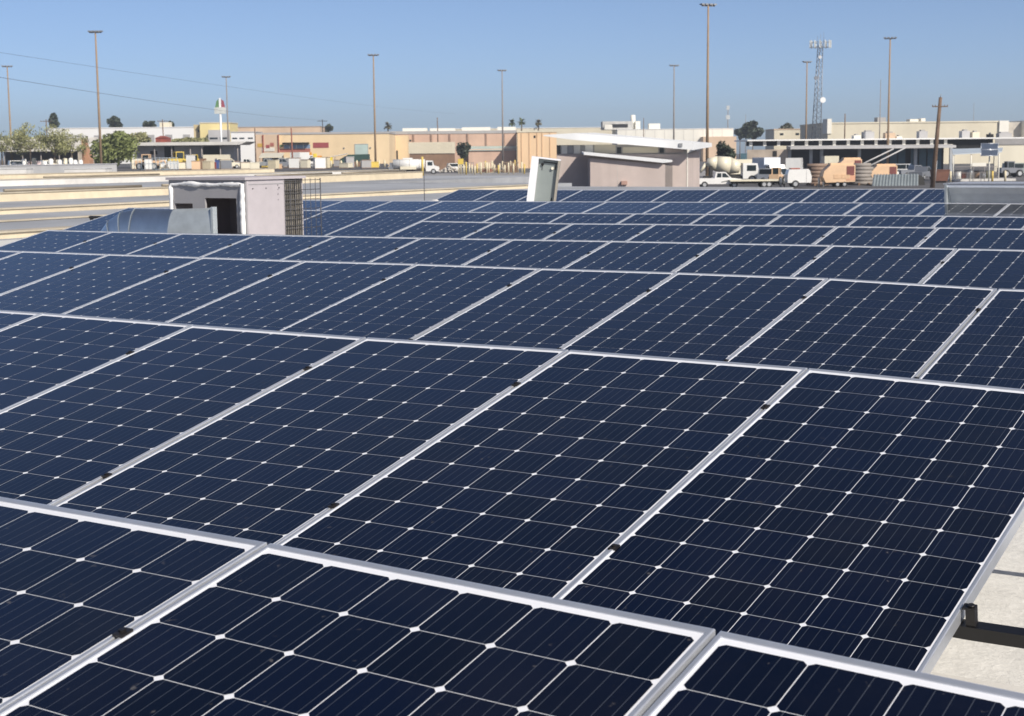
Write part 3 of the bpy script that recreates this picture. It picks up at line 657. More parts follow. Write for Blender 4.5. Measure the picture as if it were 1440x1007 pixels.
T.bx('box', M_CRW, T.x(575), T.x(640), 0, 2.6, T.z(216), T.z(200)); T.bx('plank_base', M_BAR, T.x(576), T.x(640)-.1, .2, 2.4, 0, T.z(216)-.003)
b = B()
for i in range(26): x = T.x(577)+i*(T.x(638)-T.x(577))/26; b.box(x, x+.18, -.05, -.002, T.z(215.6), T.z(200.5))
T.p('corrugation', M_CRW, b)
# long white warehouse
T = shed('warehouse', 'very long cream white warehouse with rooftop plant behind the butterfly roof', 640, 868, 179.5, 640, 40, M_CRW, M_RFW)
T = shed('warehouse', 'bright white panel wall of the far warehouse beyond the butterfly roof', 868, 1031, 181, 600, 30, M_WHW, M_RFW, parapet=.2)
for i in range(11): u = 880+i*13.5; T.bx('wall_joint', mat('joint_grey', (.55, .53, .48), .8), T.x(u), T.x(u)+.15, -.04, -.002, 0, T.z(182))
p_ = T.bx('plant_room', mat('plant_grey', (.50, .49, .46), .8), T.x(850), T.x(893), 12, 24, T.h+.003, T.z(169)); T.bx('louvre', M_DARK, T.x(862), T.x(886), 11.9, 12.3, T.z(178), T.z(173), p_)
T.p('cooling_tower', M_WHW, B().cyl((T.x(894), 14, T.h), (T.x(894), 14, T.z(160)), .95, n=14)); T.bx('duct_box', M_WHW, T.x(897), T.x(904), 12, 18, T.h+.003, T.z(169))
T.bx('roof_unit', M_WHW, T.x(915), T.x(931), 8, 13, T.h+.003, T.z(173)); T.bx('roof_unit', M_WHW, T.x(852), T.x(863), 8, 11, T.h+.003, T.z(174))
T.bx('lower_wing', M_TANW2, T.x(985), T.x(1031), -8, -.1, 0, T.z(193))
# butterfly roof building
d = 150
T = BG('pavilion', 'stucco building with two upswept white slab roofs and clerestory windows', 'building', 875, d, 0)
X, Z = T.x, T.z
T.p('wall', M_PAVW, B().prism([(X(783), 0), (X(967), 0), (X(967), Z(217, 967)), (X(783), Z(217, 783))], 0, .3)); fixn(T.e.children[0].data)
T.p('end_wall', M_PAVW, B().add([(X(967), .3, 0), (X(1000), 9, 0), (X(1000), 9, Z(216, 1000)+.35), (X(967), .3, Z(217, 967))], [(0, 1, 2, 3)]).add([(X(967)-.3, .3, 0), (X(1000)-.3, 9, 0), (X(1000)-.3, 9, Z(216, 1000)+.35), (X(967)-.3, .3, Z(217, 967))], [(3, 2, 1, 0)]))
clz0, clz1 = Z(216.5), Z(202)
T.p('clerestory', mat('clerestory_grey', (.42, .40, .37), .8), B().box(X(783), X(967), .35, .6, clz0-.3, Z(203, 900)))
for u0, u1, m in ((783, 788, M_GLS), (789.5, 798, M_WHW), (807, 816, M_WHW), (823, 834, M_WHW), (799, 806, M_RFG), (836, 866, M_CRW), (868, 874, M_GLS), (876, 926, M_CRW), (928, 934, M_GLS), (936, 962, M_PAVW)):
    T.bx('window' if m in (M_GLS, M_WHW) else 'panel', m, X(u0), X(u1), .28, .345, Z(215.5), Z(203.5 if u0 < 840 else 207))
# main slab: wedge whose underside rises to the left tip
yF, yB = -1.5, 9.5
tp = [(764, 190), (806, 187.5), (972, 200)]; bt = [(972, 211), (806, 197), (764, 191.6)]
fr_ = [(X(u), Z(v, u)) for u, v in tp+bt]; xr2 = X(1019)
vs_ = [(x, yF, z) for x, z in fr_]; bk = [(fr_[0][0]+2.6, fr_[0][1]+.15), (fr_[1][0]+2.6, fr_[1][1]+.15), (xr2, fr_[2][1]-.05), (xr2, fr_[3][1]+.30), (fr_[4][0]+2.6, fr_[4][1]+.2), (fr_[5][0]+2.6, fr_[5][1]+.15)]
vs_ += [(x, yB, z) for x, z in bk]
o = T.p('roof_slab', mat('slab_white', (.72, .73, .73), .7, 0, .07, .5), B().add(vs_, [tuple(range(6)), tuple(range(11, 5, -1))]+[(i, 6+i, 6+(i+1) % 6, (i+1) % 6) for i in range(6)])); fixn(o.data)
T.bx('fascia_box', M_LAMP, X(952), X(957), yF-.12, yF-.01, Z(207), Z(202.5))
# lower wing
W2 = [(X(826), 0), (X(928), 0), (X(928), Z(231, 928)), (X(826), Z(222, 826))]
o = T.p('wing_wall', M_PAVW, B().prism(W2, -5.2, -.002)); fixn(o.data)
vs_ = [(X(817), -5.75, Z(214.5, 817)), (X(925), -5.75, Z(223.5, 925)), (X(925), -5.75, Z(228.5, 925)), (X(817), -5.75, Z(217.5, 817)), (X(817), -.4, Z(214.5, 817)+.1), (X(945), -.4, Z(225, 925)+.0), (X(945), -.4, Z(228, 925)+.0), (X(817), -.4, Z(217, 817)+.1)]
o = T.p('wing_slab', MATS['slab_white'], B().add(vs_, [(0, 1, 2, 3), (1, 5, 6, 2), (5, 4, 7, 6), (4, 0, 3, 7), (0, 4, 5, 1), (3, 2, 6, 7)])); fixn(o.data)
for i in range(4):
    a = X(928)+.02+i*.3; o = T.p('glazing', M_GLS, B().add([(a, -5.1+i*1.25, 0), (a+.28, -5.1+i*1.25+1.15, 0), (a+.28, -5.1+i*1.25+1.15, Z(232)), (a, -5.1+i*1.25, Z(232))], [(0, 1, 2, 3)]))
T.bx('wall_joint', mat('joint_grey', (.55, .53, .48), .8), X(863), X(863)+.03, -5.22, -5.203, 0, Z(226))
T.bx('corner_post', M_WHW, X(966), X(967.4), -.05, -.003, 0, Z(218))
T.bx('utility_box', mat('pinkish_box', (.40, .25, .2), .8), X(868), X(876), -5.6, -5.21, Z(258), Z(253))
T.bx('roof_vent', M_LAMP, X(806), X(818), 2, 4, Z(190), Z(187))
# right: big cream building and its low front shed
T = shed('warehouse', 'huge cream windowless building with stepped white parapets at the right', 1163, 1404, 171, 420, 40, M_CRW, M_CRW, parapet=.4)
T.bx('parapet_block', M_WHW, T.x(1403), T.x(1416), -.6, 6, 0, T.z(171)); T.bx('far_wing', mat('far_wing_grey', (.55, .51, .44), .85), T.x(1416)+.02, T.x(1438), 2, 20, 0, T.z(173)); T.bx('parapet_block', M_WHW, T.x(1438)+.02, T.x(1470), -.6, 20, 0, T.z(171))
T.bx('stair_tower', M_WHW, T.x(1162)-.02, T.x(1168), -.3, 6, T.h-3, T.z(166))
for u0, u1, vt in ((1240, 1252, 164), (1286, 1298, 167), (1302, 1308, 166)): T.bx('roof_unit', M_RFG if u0 < 1250 else M_WHW, T.x(u0), T.x(u1), 6, 10, T.h+.003, T.z(vt))
T = shed('warehouse', 'low cream building behind the lattice tower', 1088, 1164, 181, 470, 16, M_CRW, M_TANW2)
for u in (1096, 1118, 1150): opening(T, 'window', M_GLS, u, u+5, 187, 190)
d = 280
T = BG('loading_shed', 'long low loading shed with clerestory slots, grey canopy and dark bays', 'building', 1215, d)
X, Z = T.x, T.z
zc0, zc1, zk0, zk1 = Z(203.5), Z(197), Z(209), Z(204)
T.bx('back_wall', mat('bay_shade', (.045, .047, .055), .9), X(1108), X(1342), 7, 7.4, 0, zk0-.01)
T.bx('roof', M_RFW, X(1050), X(1440)+2, -.2, 16, zc1, zc1+.25)
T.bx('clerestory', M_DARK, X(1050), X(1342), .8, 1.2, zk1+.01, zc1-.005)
for i in range(15): u = 1056+i*19.6; T.bx('clerestory_post', M_WHW, X(u)-.28, X(u)+.28, .55, .78, zk1+.01, zc1-.005)
T.p('canopy', M_CAN, B().prism([(-3.6, zk0), (-3.6, zk0+.42), (.5, zk1), (.5, zk0)], X(1106), X(1336), 'x')); fixn(T.e.children[-1].data)
T.bx('block_wall', mat('patchy_block', (.42, .35, .28), .9, 0, .25, .4), X(1050), X(1108)-.05, 0, .3, 0, zk0)
opening(T, 'window', mat('teal_glass', (.07, .14, .17), .2), 1041, 1050, 214, 224); opening(T, 'doorway', M_DARK, 1086, 1092, 211, 219)
for u in (1108, 1138, 1153, 1206, 1285, 1335): T.bx('column', mat('column_grey', (.38, .40, .42), .8), X(u), X(u+4), -.2, .3, 0, zk0-.01)
for u in (1250, 1262, 1274, 1292, 1304, 1316, 1326): T.bx('shutter', M_BLU, X(u), X(u+10), 5.6, 5.8, 0, zk0-.1)
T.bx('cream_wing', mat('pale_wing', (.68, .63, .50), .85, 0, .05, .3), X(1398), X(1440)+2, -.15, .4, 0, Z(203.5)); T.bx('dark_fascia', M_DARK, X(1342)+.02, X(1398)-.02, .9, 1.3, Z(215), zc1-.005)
T.bx('grey_fascia', mat('shade_fascia', (.30, .29, .28), .8), X(1398), X(1440)+2, -.3, -.16, Z(205.5), zc1-.01)
for u0, u1, v0, m in ((1207, 1217, 190, M_WHW), (1221, 1236, 185, M_CAN), (1252, 1266, 187, M_TANW2), (1268, 1276, 192, M_WHW), (1300, 1312, 185, M_CAN), (1361, 1372, 185, M_CAN), (1376, 1386, 187, M_CRW), (1400, 1406, 190, M_DARK), (1414, 1432, 189, M_RFG)):
    o = T.bx('roof_unit', m, X(u0), X(u1), 4, 6, zc1+.255, Z(v0)); T.bx('unit_cap', M_RFG, X(u0)+.4, X(u1)-.4, 4.4, 5.6, Z(v0)+.003, Z(v0)+.25, o)
for a, c in (((1210, 232), (1262, 210)), ((1214, 238), (1280, 208))):
    T2 = BG('conveyor_boom', 'pale %s boom slanting across the dark bays' % ('upper' if a[1] < 235 else 'lower'), 'boom', a[0], 262); p0 = (0, 0, T2.z(a[1])); p1 = (T2.x(c[0]), 3, T2.z(c[1]))
    T2.p('boom', M_CAN, B().cyl(p0, p1, .13, n=6)); T2.p('support', M_POLEG, B().cyl((0, 0, 0), p0, .12, n=6))

# ================================================================= VEHICLES AND YARD GEAR
M_TYRE = mat('tyre', (.02, .02, .02), .85, 0, .2, 5); M_RIM = mat('rim', (.55, .55, .54), .4, .5, .1, 5)
M_VW = mat('vehicle_white', (.80, .79, .75), .35, 0, .05, 1, .4); M_VC = mat('vehicle_cream', (.74, .68, .52), .4, 0, .06, 1, .3)
M_VO = mat('machine_orange', (.76, .52, .32), .55, 0, .10, .8); M_VY = mat('machine_yellow', (.66, .48, .08), .5, 0, .12, 1)
M_VG = mat('vehicle_grey', (.22, .23, .25), .4, .2, .1, 1, .3); M_CHS = mat('chassis', (.035, .033, .03), .8)
M_LITE = mat('headlight', (.75, .75, .7), .15)
def wheels(T, xs, yw, r):
    for x in xs:
        for y in (0, yw):
            o = T.p('wheel', M_TYRE, B().cyl((x, y-.02, r), (x, y+.28 if y == 0 else y+.02-.3, r), r, n=16))
            T.p('rim', M_RIM, B().cyl((x, (-.05 if y == 0 else y+.03), r), (x, (.05 if y == 0 else y-.03), r), r*.58, n=12), o)
def zb(u): return TER if u < 542 else None
def pickup(u, d, label, paint, rot=0, L=5.4, wagon=False, s=1.0, group=None):
    T = BG('pickup_truck' if not wagon else 'van', label, 'truck' if not wagon else 'van', u, d, rot, group, zb(u)); W = 1.85
    lo = [(-L/2, .45), (L/2, .45), (L/2, .85), (L/2-.1, 1.0), (.28*L, 1.12), (-L/2, 1.12)]
    o = T.p('body', paint, B().prism(lo, 0, W)); fixn(o.data)
    xb = -L/2+.05 if wagon else -.10*L
    hC = 1.95 if wagon else 1.82
    cab = [(xb, 1.122), (.26*L, 1.122), (.13*L, hC), (xb+.12, hC)]
    o = T.p('cab', paint, B().prism(cab, .06, W-.06)); fixn(o.data)
    for q in (0, 1):
        T.p('side_window', M_GLS, B().prism([(xb+.22, 1.2), (.04*L, 1.2), (.04*L, hC-.12), (xb+.3, hC-.12)], .045 if q == 0 else W-.055, .055 if q == 0 else W-.045), o)
        T.p('side_window', M_GLS, B().prism([(.06*L, 1.2), (.22*L, 1.2), (.12*L, hC-.12), (.06*L, hC-.12)], .045 if q == 0 else W-.055, .055 if q == 0 else W-.045), o)
    T.p('windshield', M_GLS, B().add([(.262*L, .15, 1.17), (.262*L, W-.15, 1.17), (.14*L, W-.18, hC-.05), (.14*L, .18, hC-.05)], [(0, 1, 2, 3)]), o)
    T.bx('bumper', M_CHS, L/2+.002, L/2+.14, .05, W-.05, .42, .62); T.bx('bumper', M_CHS, -L/2-.12, -L/2-.002, .05, W-.05, .45, .62)
    for y in (.12, W-.42): T.bx('headlight', M_LITE, L/2-.04, L/2+.02, y, y+.3, .68, .84)
    wheels(T, (-L*.32, L*.32), W, .38); return T
def box_truck(u, d, label, paint, rot=0, L=7.0, H=3.1):
    T = BG('box_truck', label, 'truck', u, d, rot, None, zb(u)); W = 2.3
    T.bx('cargo_box', paint, -L/2, L*.18, 0, W, .95, H); T.bx('chassis', M_CHS, -L/2+.1, L/2-.2, .3, W-.3, .55, .93)
    o = T.p('cab', M_VW, B().prism([(L*.19, .6), (L/2, .6), (L/2, 1.35), (L/2-.35, 2.35), (L*.19, 2.4)], .08, W-.08)); fixn(o.data)
    T.p('windshield', M_GLS, B().add([(L/2+.005, .25, 1.42), (L/2+.005, W-.25, 1.42), (L/2-.32, W-.3, 2.28), (L/2-.32, .3, 2.28)], [(0, 1, 2, 3)]), o)
    for y in (.07, W-.075): T.bx('side_window', M_GLS, L*.24, L/2-.42, y, y+.006, 1.45, 2.15, o)
    for y in (.2, W-.5): T.bx('headlight', M_LITE, L/2-.02, L/2+.03, y, y+.3, .8, 1.0)
    wheels(T, (-L*.3, L*.36), W, .48); return T
def machine(u, d, label, paint, rot=0, s=1.0, boom=True, name='loader', cat='loader'):
    T = BG(name, label, cat, u, d, rot, None, zb(u)); W = 2.1*s
    o = T.p('body', paint, B().prism([(-2.2*s, .8*s), (2.0*s, .8*s), (2.2*s, 1.2*s), (1.9*s, 1.6*s), (.3*s, 1.75*s), (-2.2*s, 1.75*s)], .2, W-.2)); fixn(o.data)
    o = T.p('cab', paint, B().box(-.9*s, .5*s, .3, W-.3, 2.75*s, 2.9*s).box(-.9*s, -.78*s, .3, .42, 1.75*s, 2.75*s).box(.38*s, .5*s, .3, .42, 1.75*s, 2.75*s).box(-.9*s, -.78*s, W-.42, W-.3, 1.75*s, 2.75*s).box(.38*s, .5*s, W-.42, W-.3, 1.75*s, 2.75*s))
    T.bx('cab_glass', M_GLS, -.76*s, .36*s, .34, W-.34, 1.76*s, 2.74*s, o)
    if boom:
        T.p('boom', paint, B().cyl((1.6*s, W/2, 1.4*s), (3.1*s, W/2, 1.7*s), .16*s, n=6).cyl((3.1*s, W/2, 1.7*s), (3.5*s, W/2, .7*s), .13*s, n=6))
        o = T.p('bucket', mat('worn_steel', (.25, .22, .18), .6, .4), B().prism([(3.2*s, .15), (4.1*s, .15), (3.5*s, .95*s), (3.2*s, .85*s)], .1, W-.1)); fixn(o.data)
    wheels(T, (-1.3*s, 1.35*s), W, .68*s); return T
# tank truck
T = BG('tank_truck', 'white tank truck parked in the open yard behind a yellow post', 'truck', 584, 318); L = 9.6; W = 2.4
o = T.p('tank', M_VW, B().cyl((-L/2+.2, W/2, 2.05), (1.9, W/2, 2.05), 1.02, n=20)); T.p('manway', M_VW, B().box(-2.6, -.6, .7, 1.7, 3.0, 3.35), o)
for x in (-3.2, -1.2, .8): T.p('band', M_RFG, B().cyl((x-.05, W/2, 2.05), (x+.05, W/2, 2.05), 1.04, n=20), o)
T.bx('side_locker', M_VC, -3.1, .2, -.03, .35, 1.0, 1.55); T.bx('chassis', M_CHS, -L/2+.2, L/2-.4, .5, W-.5, .65, 1.0); T.bx('rear_gear', M_VG, -L/2-.5, -L/2+.19, .4, W-.4, .8, 2.4)
o = T.p('cab', M_VW, B().prism([(2.15, .6), (4.75, .6), (4.8, 1.5), (3.9, 1.75), (3.55, 2.75), (2.15, 2.8)], .1, W-.1)); fixn(o.data)
T.p('windshield', M_GLS, B().add([(3.91, .3, 1.8), (3.91, W-.3, 1.8), (3.59, W-.35, 2.68), (3.59, .35, 2.68)], [(0, 1, 2, 3)]), o)
for y in (.085, W-.093): T.bx('side_window', M_GLS, 2.5, 3.5, y, y+.008, 1.75, 2.5, o)
for y in (.2, W-.5): T.bx('headlight', M_LITE, 4.78, 4.84, y, y+.3, 1.0, 1.25)
wheels(T, (-3.6, -2.5, 3.7), W, .55)
def post(u, d, h, label, m, r=.11, group=None, sign=None):
    T = BG('yard_post', label, 'post', u, d, 0, group, zb(u)); T.p('shaft', m, B().cyl((0, 0, 0), (0, 0, h), r, n=10)); T.p('cap', m, B().ball((0, 0, h), r*1.02, 8, 5, sz=.6))
    if sign: T.bx('sign_plate', sign, -.55, .55, -r-.06, -r-.01, h-1.0, h+.1)
    return T
M_PY = mat('post_yellow', (.62, .46, .12), .6, 0, .1, 2); M_PC = mat('post_cream', (.66, .58, .40), .7, 0, .1, 2)
post(594, 300, 3.5, 'tall yellow post in front of the white tank truck', M_PY, .24)
post(648, 312, 3.0, 'pale post with a yellow sign plate beside the tank truck', M_PC, .13, None, M_VY)
pr_ = random.Random(11)
for i in range(26):
    u = 645+i*3.65+pr_.uniform(-1.2, 1.2)
    if 741 < u: u -= 4
    post(u, 318+pr_.uniform(-14, 16), pr_.uniform(1.6, 2.6), 'upright pale yellow post in the crowded rack between truck and cabinet', pr_.choice([M_PC, M_PC, M_PY]), .16, 'crowded posts behind the cabinet')
for i, (u, lab) in enumerate(((655, 'low grey cage at the left end of the crowded posts'), (683, 'low dark cage with a red crate beside it'), (718, 'low rusty cage before the orange end wall'))):
    T = BG('storage_cage', lab, 'cage', u, 328); b = B()
    for k in range(9): b.cyl((-1.6+k*.4, 0, 0), (-1.6+k*.4, 0, 2.2), .05, n=5); b.cyl((-1.6+k*.4, 1.4, 0), (-1.6+k*.4, 1.4, 2.2), .05, n=5)
    T.p('bars', [M_POLEG, M_PC, M_POLE][i], b)['kind'] = 'stuff'
    for z in (.1, 1.1, 2.15): T.p('rail', [M_POLEG, M_PC, M_POLE][i], B().box(-1.65, 1.65, -.05, .05, z, z+.09).box(-1.65, 1.65, 1.35, 1.45, z, z+.09))
    T.bx('load', [M_VG, M_RED, M_BAR][i], -1.4, 1.4, .1, 1.3, .1, [1.2, .8, 1.5][i])
for u, m, lab in ((502, M_PC, 'short cream bollard left of the light pole foot'), (508, M_PC, 'second short cream bollard left of the light pole foot'), (533, M_PC, 'short cream bollard right of the light pole foot'), (541, M_PC, 'second short cream bollard right of the light pole foot'), (466, M_PC, 'cream bollard beside the yellow cart'), (480, M_PC, 'cream bollard before the green tarpaulin')):
    post(u, 300, 1.25, lab, m, .17)
# left yard
T = BG('tarpaulin_shelter', 'dark green tarpaulin shelter with a white sheet roof end', 'shelter', 490, 322, 0, None, TER)
o = T.p('cover', mat('green_tarp', (.03, .075, .06), .7, 0, .2, .6), B().prism([(T.x(478), 0), (T.x(518), 0), (T.x(518), T.z(217)), (T.x(490), T.z(217.5)), (T.x(478), T.z(224))], 0, 4)); fixn(o.data)
T.p('sheet_roof', M_RFW, B().prism([(T.x(458), T.z(222)), (T.x(488), T.z(216.6)), (T.x(488), T.z(216)), (T.x(458), T.z(221.4))], -1, 3)); fixn(T.e.children[-1].data)
for u in (460, 472): T.p('post', M_POLEG, B().cyl((T.x(u), -.6, 0), (T.x(u), -.6, T.z(221)), .08, n=6))
T = BG('yellow_cart', 'small bright yellow cart next to the sheet roofed shelter', 'cart', 463, 306, 0, None, TER); T.bx('body', mat('sun_yellow', (.80, .60, .05), .6), -.6, .6, 0, .9, .7, 2.0); T.bx('frame', M_CHS, -.7, .7, .1, .8, .55, .69); wheels(T, (-.4, .4), .9, .3)
pickup(345, 312, 'white pickup truck beside the corner pole of the tan warehouse', M_VW, .1)
pickup(374, 306, 'silver pickup parked before the painted shop front', mat('vehicle_silver', (.48, .49, .48), .35, .4, .06, 1, .4), -.1)
pickup(395, 300, 'dark grey pickup at the foot of the reddish utility pole', M_VG, .2)
T = BG('market_stall', 'low stall with pale scalloped awning and dark inside', 'stall', 383, 330, 0, None, TER)
T.p('awning', M_VC, B().prism([(-1.5, T.z(221)), (2.5, T.z(215)), (2.5, T.z(216)), (-1.5, T.z(222))], T.x(366), T.x(398), 'x')); T.bx('counter', M_RED, T.x(368), T.x(396), 0, 1, 0, 1.0); T.bx('back', M_DARK, T.x(367), T.x(397), 2.2, 2.4, 0, T.z(216)-.2)
for u in (367, 397): T.p('post', M_POLEG, B().cyl((T.x(u), -1.2, 0), (T.x(u), -1.2, T.z(221.5)), .08, n=6))
box_truck(432, 325, 'white box truck parked under the painted orange signs', M_VW, 1.2, 6.0, 3.0)
pickup(450, 310, 'white van between box truck and yellow cart', M_VW, .15, 5.0, True)
pickup(413, 318, 'pale van half hidden behind the reddish pole', M_VC, .9, 5.0, True)
machine(206, 285, 'orange flat loader beside the big green bush', M_VO, 0, 1.0, True)
machine(256, 300, 'yellow wheel loader before the canopy building', M_VY, .5, 1.15)
machine(277, 296, 'second smaller yellow loader next to stacked crates', M_VY, 2.4, .95)
pickup(236, 300, 'white pickup between the orange and yellow loaders', M_VW, .6)
pickup(322, 300, 'cream van in front of the low cream wall', M_VC, .4, 4.8, True)
for u, m, sz, lab in ((292, M_VC, (1.6, 1.5), 'cream crate stacked beside the yellow loaders'), (299, M_RED, (1.3, 1.2), 'reddish crate next to the cream crate'), (309, mat('crate_blue', (.08, .14, .36), .6), (1.9, 1.6), 'blue crate before the low cream wall'), (316, M_VO, (1.2, 1.7), 'orange brown crate right of the blue crate'), (285, M_BAR, (1.2, 1.9), 'dark brown crate behind the yellow loaders'), (267, M_VW, (1.4, 2.6), 'tall white cabinet crate between the two yellow loaders')):
    T = BG('crate', lab, 'crate', u, 292, pr_.uniform(-.3, .3), None, TER); a, h = sz
    T.bx('box', m, -a/2, a/2, 0, a*.8, .12, h); T.bx('lid', m, -a/2-.05, a/2+.05, -.05, a*.8+.05, h+.003, h+.1); T.p('skid', M_BAR, B().box(-a/2, a/2, 0, .12, 0, .115).box(-a/2, a/2, a*.8-.12, a*.8, 0, .115))
# vehicles under the left shed
for i, (u, m, lab, wg) in enumerate(((32, M_VW, 'white van parked before the open shed by the first trees', True), (48, mat('vehicle_pink', (.66, .52, .50), .4, 0, .05, 1, .3), 'pale pink pickup parked before the open shed', False), (64, M_VW, 'white pickup parked mid row before the open shed', False), (78, M_VC, 'cream van parked mid row before the open shed', True), (92, M_VG, 'dark pickup parked before the open shed', False), (104, M_VW, 'white pickup parked next to the brick wall end', False))):
    pickup(u, 300+i*2, lab, m, .5+.2*(i % 3), 5.0, wg)
# right yard
pickup(1012, 180, 'white pickup parked beside the butterfly roof corner', M_VW, 0)
T = BG('mixer_truck', 'white concrete mixer truck with a tilted drum', 'truck', 1030, 203, 0); W = 2.3
T.bx('chassis', M_CHS, -3.6, 3.4, .4, W-.4, .7, 1.0); o = T.p('drum', M_VC, B().cyl((-3.2, W/2, 2.75), (-2.0, W/2, 2.6), .5, 1.0, n=18).cyl((-2.0, W/2, 2.6), (-.2, W/2, 2.3), 1.0, 1.15, n=18).cyl((-.2, W/2, 2.3), (1.1, W/2, 2.05), 1.15, .7, n=18))
T.bx('support', M_CHS, -2.9, -2.5, .5, W-.5, 1.0, 2.3); T.p('chute', M_VC, B().cyl((-3.3, W/2, 2.6), (-4.1, W/2, 1.5), .22, n=8))
o = T.p('cab', M_VW, B().prism([(1.4, .6), (3.5, .6), (3.5, 1.4), (3.3, 2.6), (1.4, 2.65)], .05, W-.05)); fixn(o.data)
T.p('windshield', M_GLS, B().add([(3.505, .2, 1.45), (3.505, W-.2, 1.45), (3.33, W-.25, 2.5), (3.33, .25, 2.5)], [(0, 1, 2, 3)]), o)
for y in (.04, W-.048): T.bx('side_window', M_GLS, 1.9, 3.1, y, y+.008, 1.6, 2.35, o)
wheels(T, (-2.6, -1.5, 2.6), W, .52)
box_truck(1070, 208, 'bluish white box truck seen front on beside the mixer', mat('vehicle_bluewhite', (.66, .70, .76), .4, 0, .04, 1, .3), -1.35, 6.4, 3.3)
box_truck(1050, 220, 'cream box truck behind the white mixer truck', M_VC, .2, 6.0, 3.0)
pickup(1088, 200, 'white van behind the flatbed trailer', M_VW, -.8, 5.2, True)
T = BG('flatbed_trailer', 'long low cream flatbed trailer behind the back panel row', 'trailer', 1060, 179); T.bx('deck', M_VC, T.x(1027), T.x(1095), 0, 2.3, .75, .95); T.p('drawbar', M_CHS, B().prism([(T.x(1016), .6), (T.x(1027), .75), (T.x(1027), .9), (T.x(1016), .7)], 1.0, 1.3)); T.bx('beam', M_CHS, T.x(1030), T.x(1092), .5, 1.8, .5, .745); wheels(T, (T.x(1075), T.x(1082)), 2.2, .38)
T = BG('service_trailer', 'white service trailer with rounded lid and single wheel', 'trailer', 1125, 178); X = T.x
o = T.p('body', M_VW, B().prism([(X(1108), .55), (X(1141), .55), (X(1142), 1.2), (X(1139), 1.95), (X(1137), 2.1), (X(1110), 2.05), (X(1108), 1.5)], 0, 1.9)); fixn(o.data)
T.bx('lid_strip', M_RED, X(1113), X(1126), .3, 1.6, 2.1, 2.22); T.bx('drawbar', M_VC, X(1104), X(1108)-.01, .6, 1.3, .45, .7); T.p('jack', M_CHS, B().cyl((X(1105), .9, 0), (X(1105), .9, .6), .08, n=6)); wheels(T, (X(1119),), 1.9, .42)
T.p('panel_line', M_RFG, B().box(X(1134), X(1134)+.04, -.015, -.002, .6, 2.0))
pickup(1112, 200, 'white pickup behind the service trailer', M_VW, -.3)
machine(1101, 193, 'small orange and white skid loader beside the service trailer', M_VO, 1.2, .75, False, 'skid_loader', 'loader')
# orange compressors
def compressor(u0, u1, vt, d, label):
    T = BG('compressor', label, 'machine', (u0+u1)/2, d); X = T.x; h = T.z(vt); w0, w1 = X(u0), X(u1)
    o = T.p('housing', M_VO, B().prism([(w0+.35, .5), (w1, .6), (w1, h), (w0+.9, h), (w0+.15, h-.7), (w0, 1.2)], 0, 2.1)); fixn(o.data)
    for i in range(2): T.bx('door_panel', mat('orange_door', (.70, .46, .27), .5), w0+1.25+i*.95, w0+2.15+i*.95, -.04, -.003, .95, h-1.1)
    T.bx('control_window', mat('maroon_panel', (.20, .06, .05), .5), w1-1.0, w1-.12, -.04, -.003, h-1.2, h-.15); T.bx('red_side', mat('orange_red', (.68, .36, .22), .5), w1-1.02, w1-.02, -.03, -.003, .75, h-1.21)
    T.bx('top_cover', M_VO, w0+.9, w1-.15, .25, 1.8, h+.003, h+.22); T.bx('chassis', M_CHS, w0+.3, w1, .3, 1.8, .3, .49); T.p('stand', M_WHW, B().cyl((w0+.2, .6, 0), (w0+.2, .6, .6), .1, n=6)); wheels(T, (w0+1.7, w0+2.5), 2.0, .3)
compressor(1157.5, 1203, 232, 179, 'boxy orange compressor trailer with small maroon window')
compressor(1224, 1262, 233, 200, 'second orange machine behind the corrugated lean-to')
compressor(1178, 1212, 224, 215, 'pale orange machine with round top behind the compressor trailer')
for u0, u1, v, d, lab, m in ((1140, 1166, 242, 186, 'stack of brown pipes between service trailer and compressor', mat('brown_pipe', (.26, .18, .13), .7)), (1202, 1228, 243, 186, 'stack of grey brown pipes right of the orange compressor', mat('grey_pipe', (.28, .25, .22), .7))):
    T = BG('pipe_stack', lab, 'pipe stack', (u0+u1)/2, d); X = T.x
    for j in range(6):
        for i in range(7-j):
            e_ = pr_.uniform(-.3, .3); T.p('pipe', m, B().cyl((X(u0)+e_, .26+i*.5+j*.25, .24+j*.43), (X(u1)+e_, .26+i*.5+j*.25, .24+j*.43), .24, n=12))
    T.bx('chock', M_BAR, X(u0)+.4, X(u0)+.6, -.3, -.0, 0, .3); T.bx('chock', M_BAR, X(u1)-.6, X(u1)-.4, -.3, 0, 0, .3)
# corrugated lean-to
T = BG('lean_to_roof', 'grey corrugated lean-to roof before the orange machines', 'shelter', 1260, 183); X = T.x; b = B()
za, zb_ = T.z(246), T.z(262); n_ = 30
for i in range(n_+1):
    q = i/n_; dz_ = .11*(i % 2); b.v += [(X(1222)+(X(1287)-X(1222))*q, -1.6, zb_+dz_), (X(1233)+(X(1297)-X(1233))*q, 1.6, za+dz_)]
for i in range(n_): b.f.append([2*i, 2*i+2, 2*i+3, 2*i+1]); b.m.append(0); b.sm.append(False)
T.p('corrugated_sheet', mat('corrugated_grey', (.33, .37, .37), .5, .5, .12, 2), b)
T.p('gable', M_CHS, B().prism([(X(1287)+.1, 0), (X(1306), 0), (X(1303), T.z(250)), (X(1297), za-.05)], 1.3, 1.5))
for u, y in ((1224, -1.5), (1285, -1.5), (1234, 1.4), (1296, 1.4)): T.p('post', M_POLEG, B().cyl((X(u), y, 0), (X(u), y, (zb_ if y < 0 else za)-.05), .07, n=6))
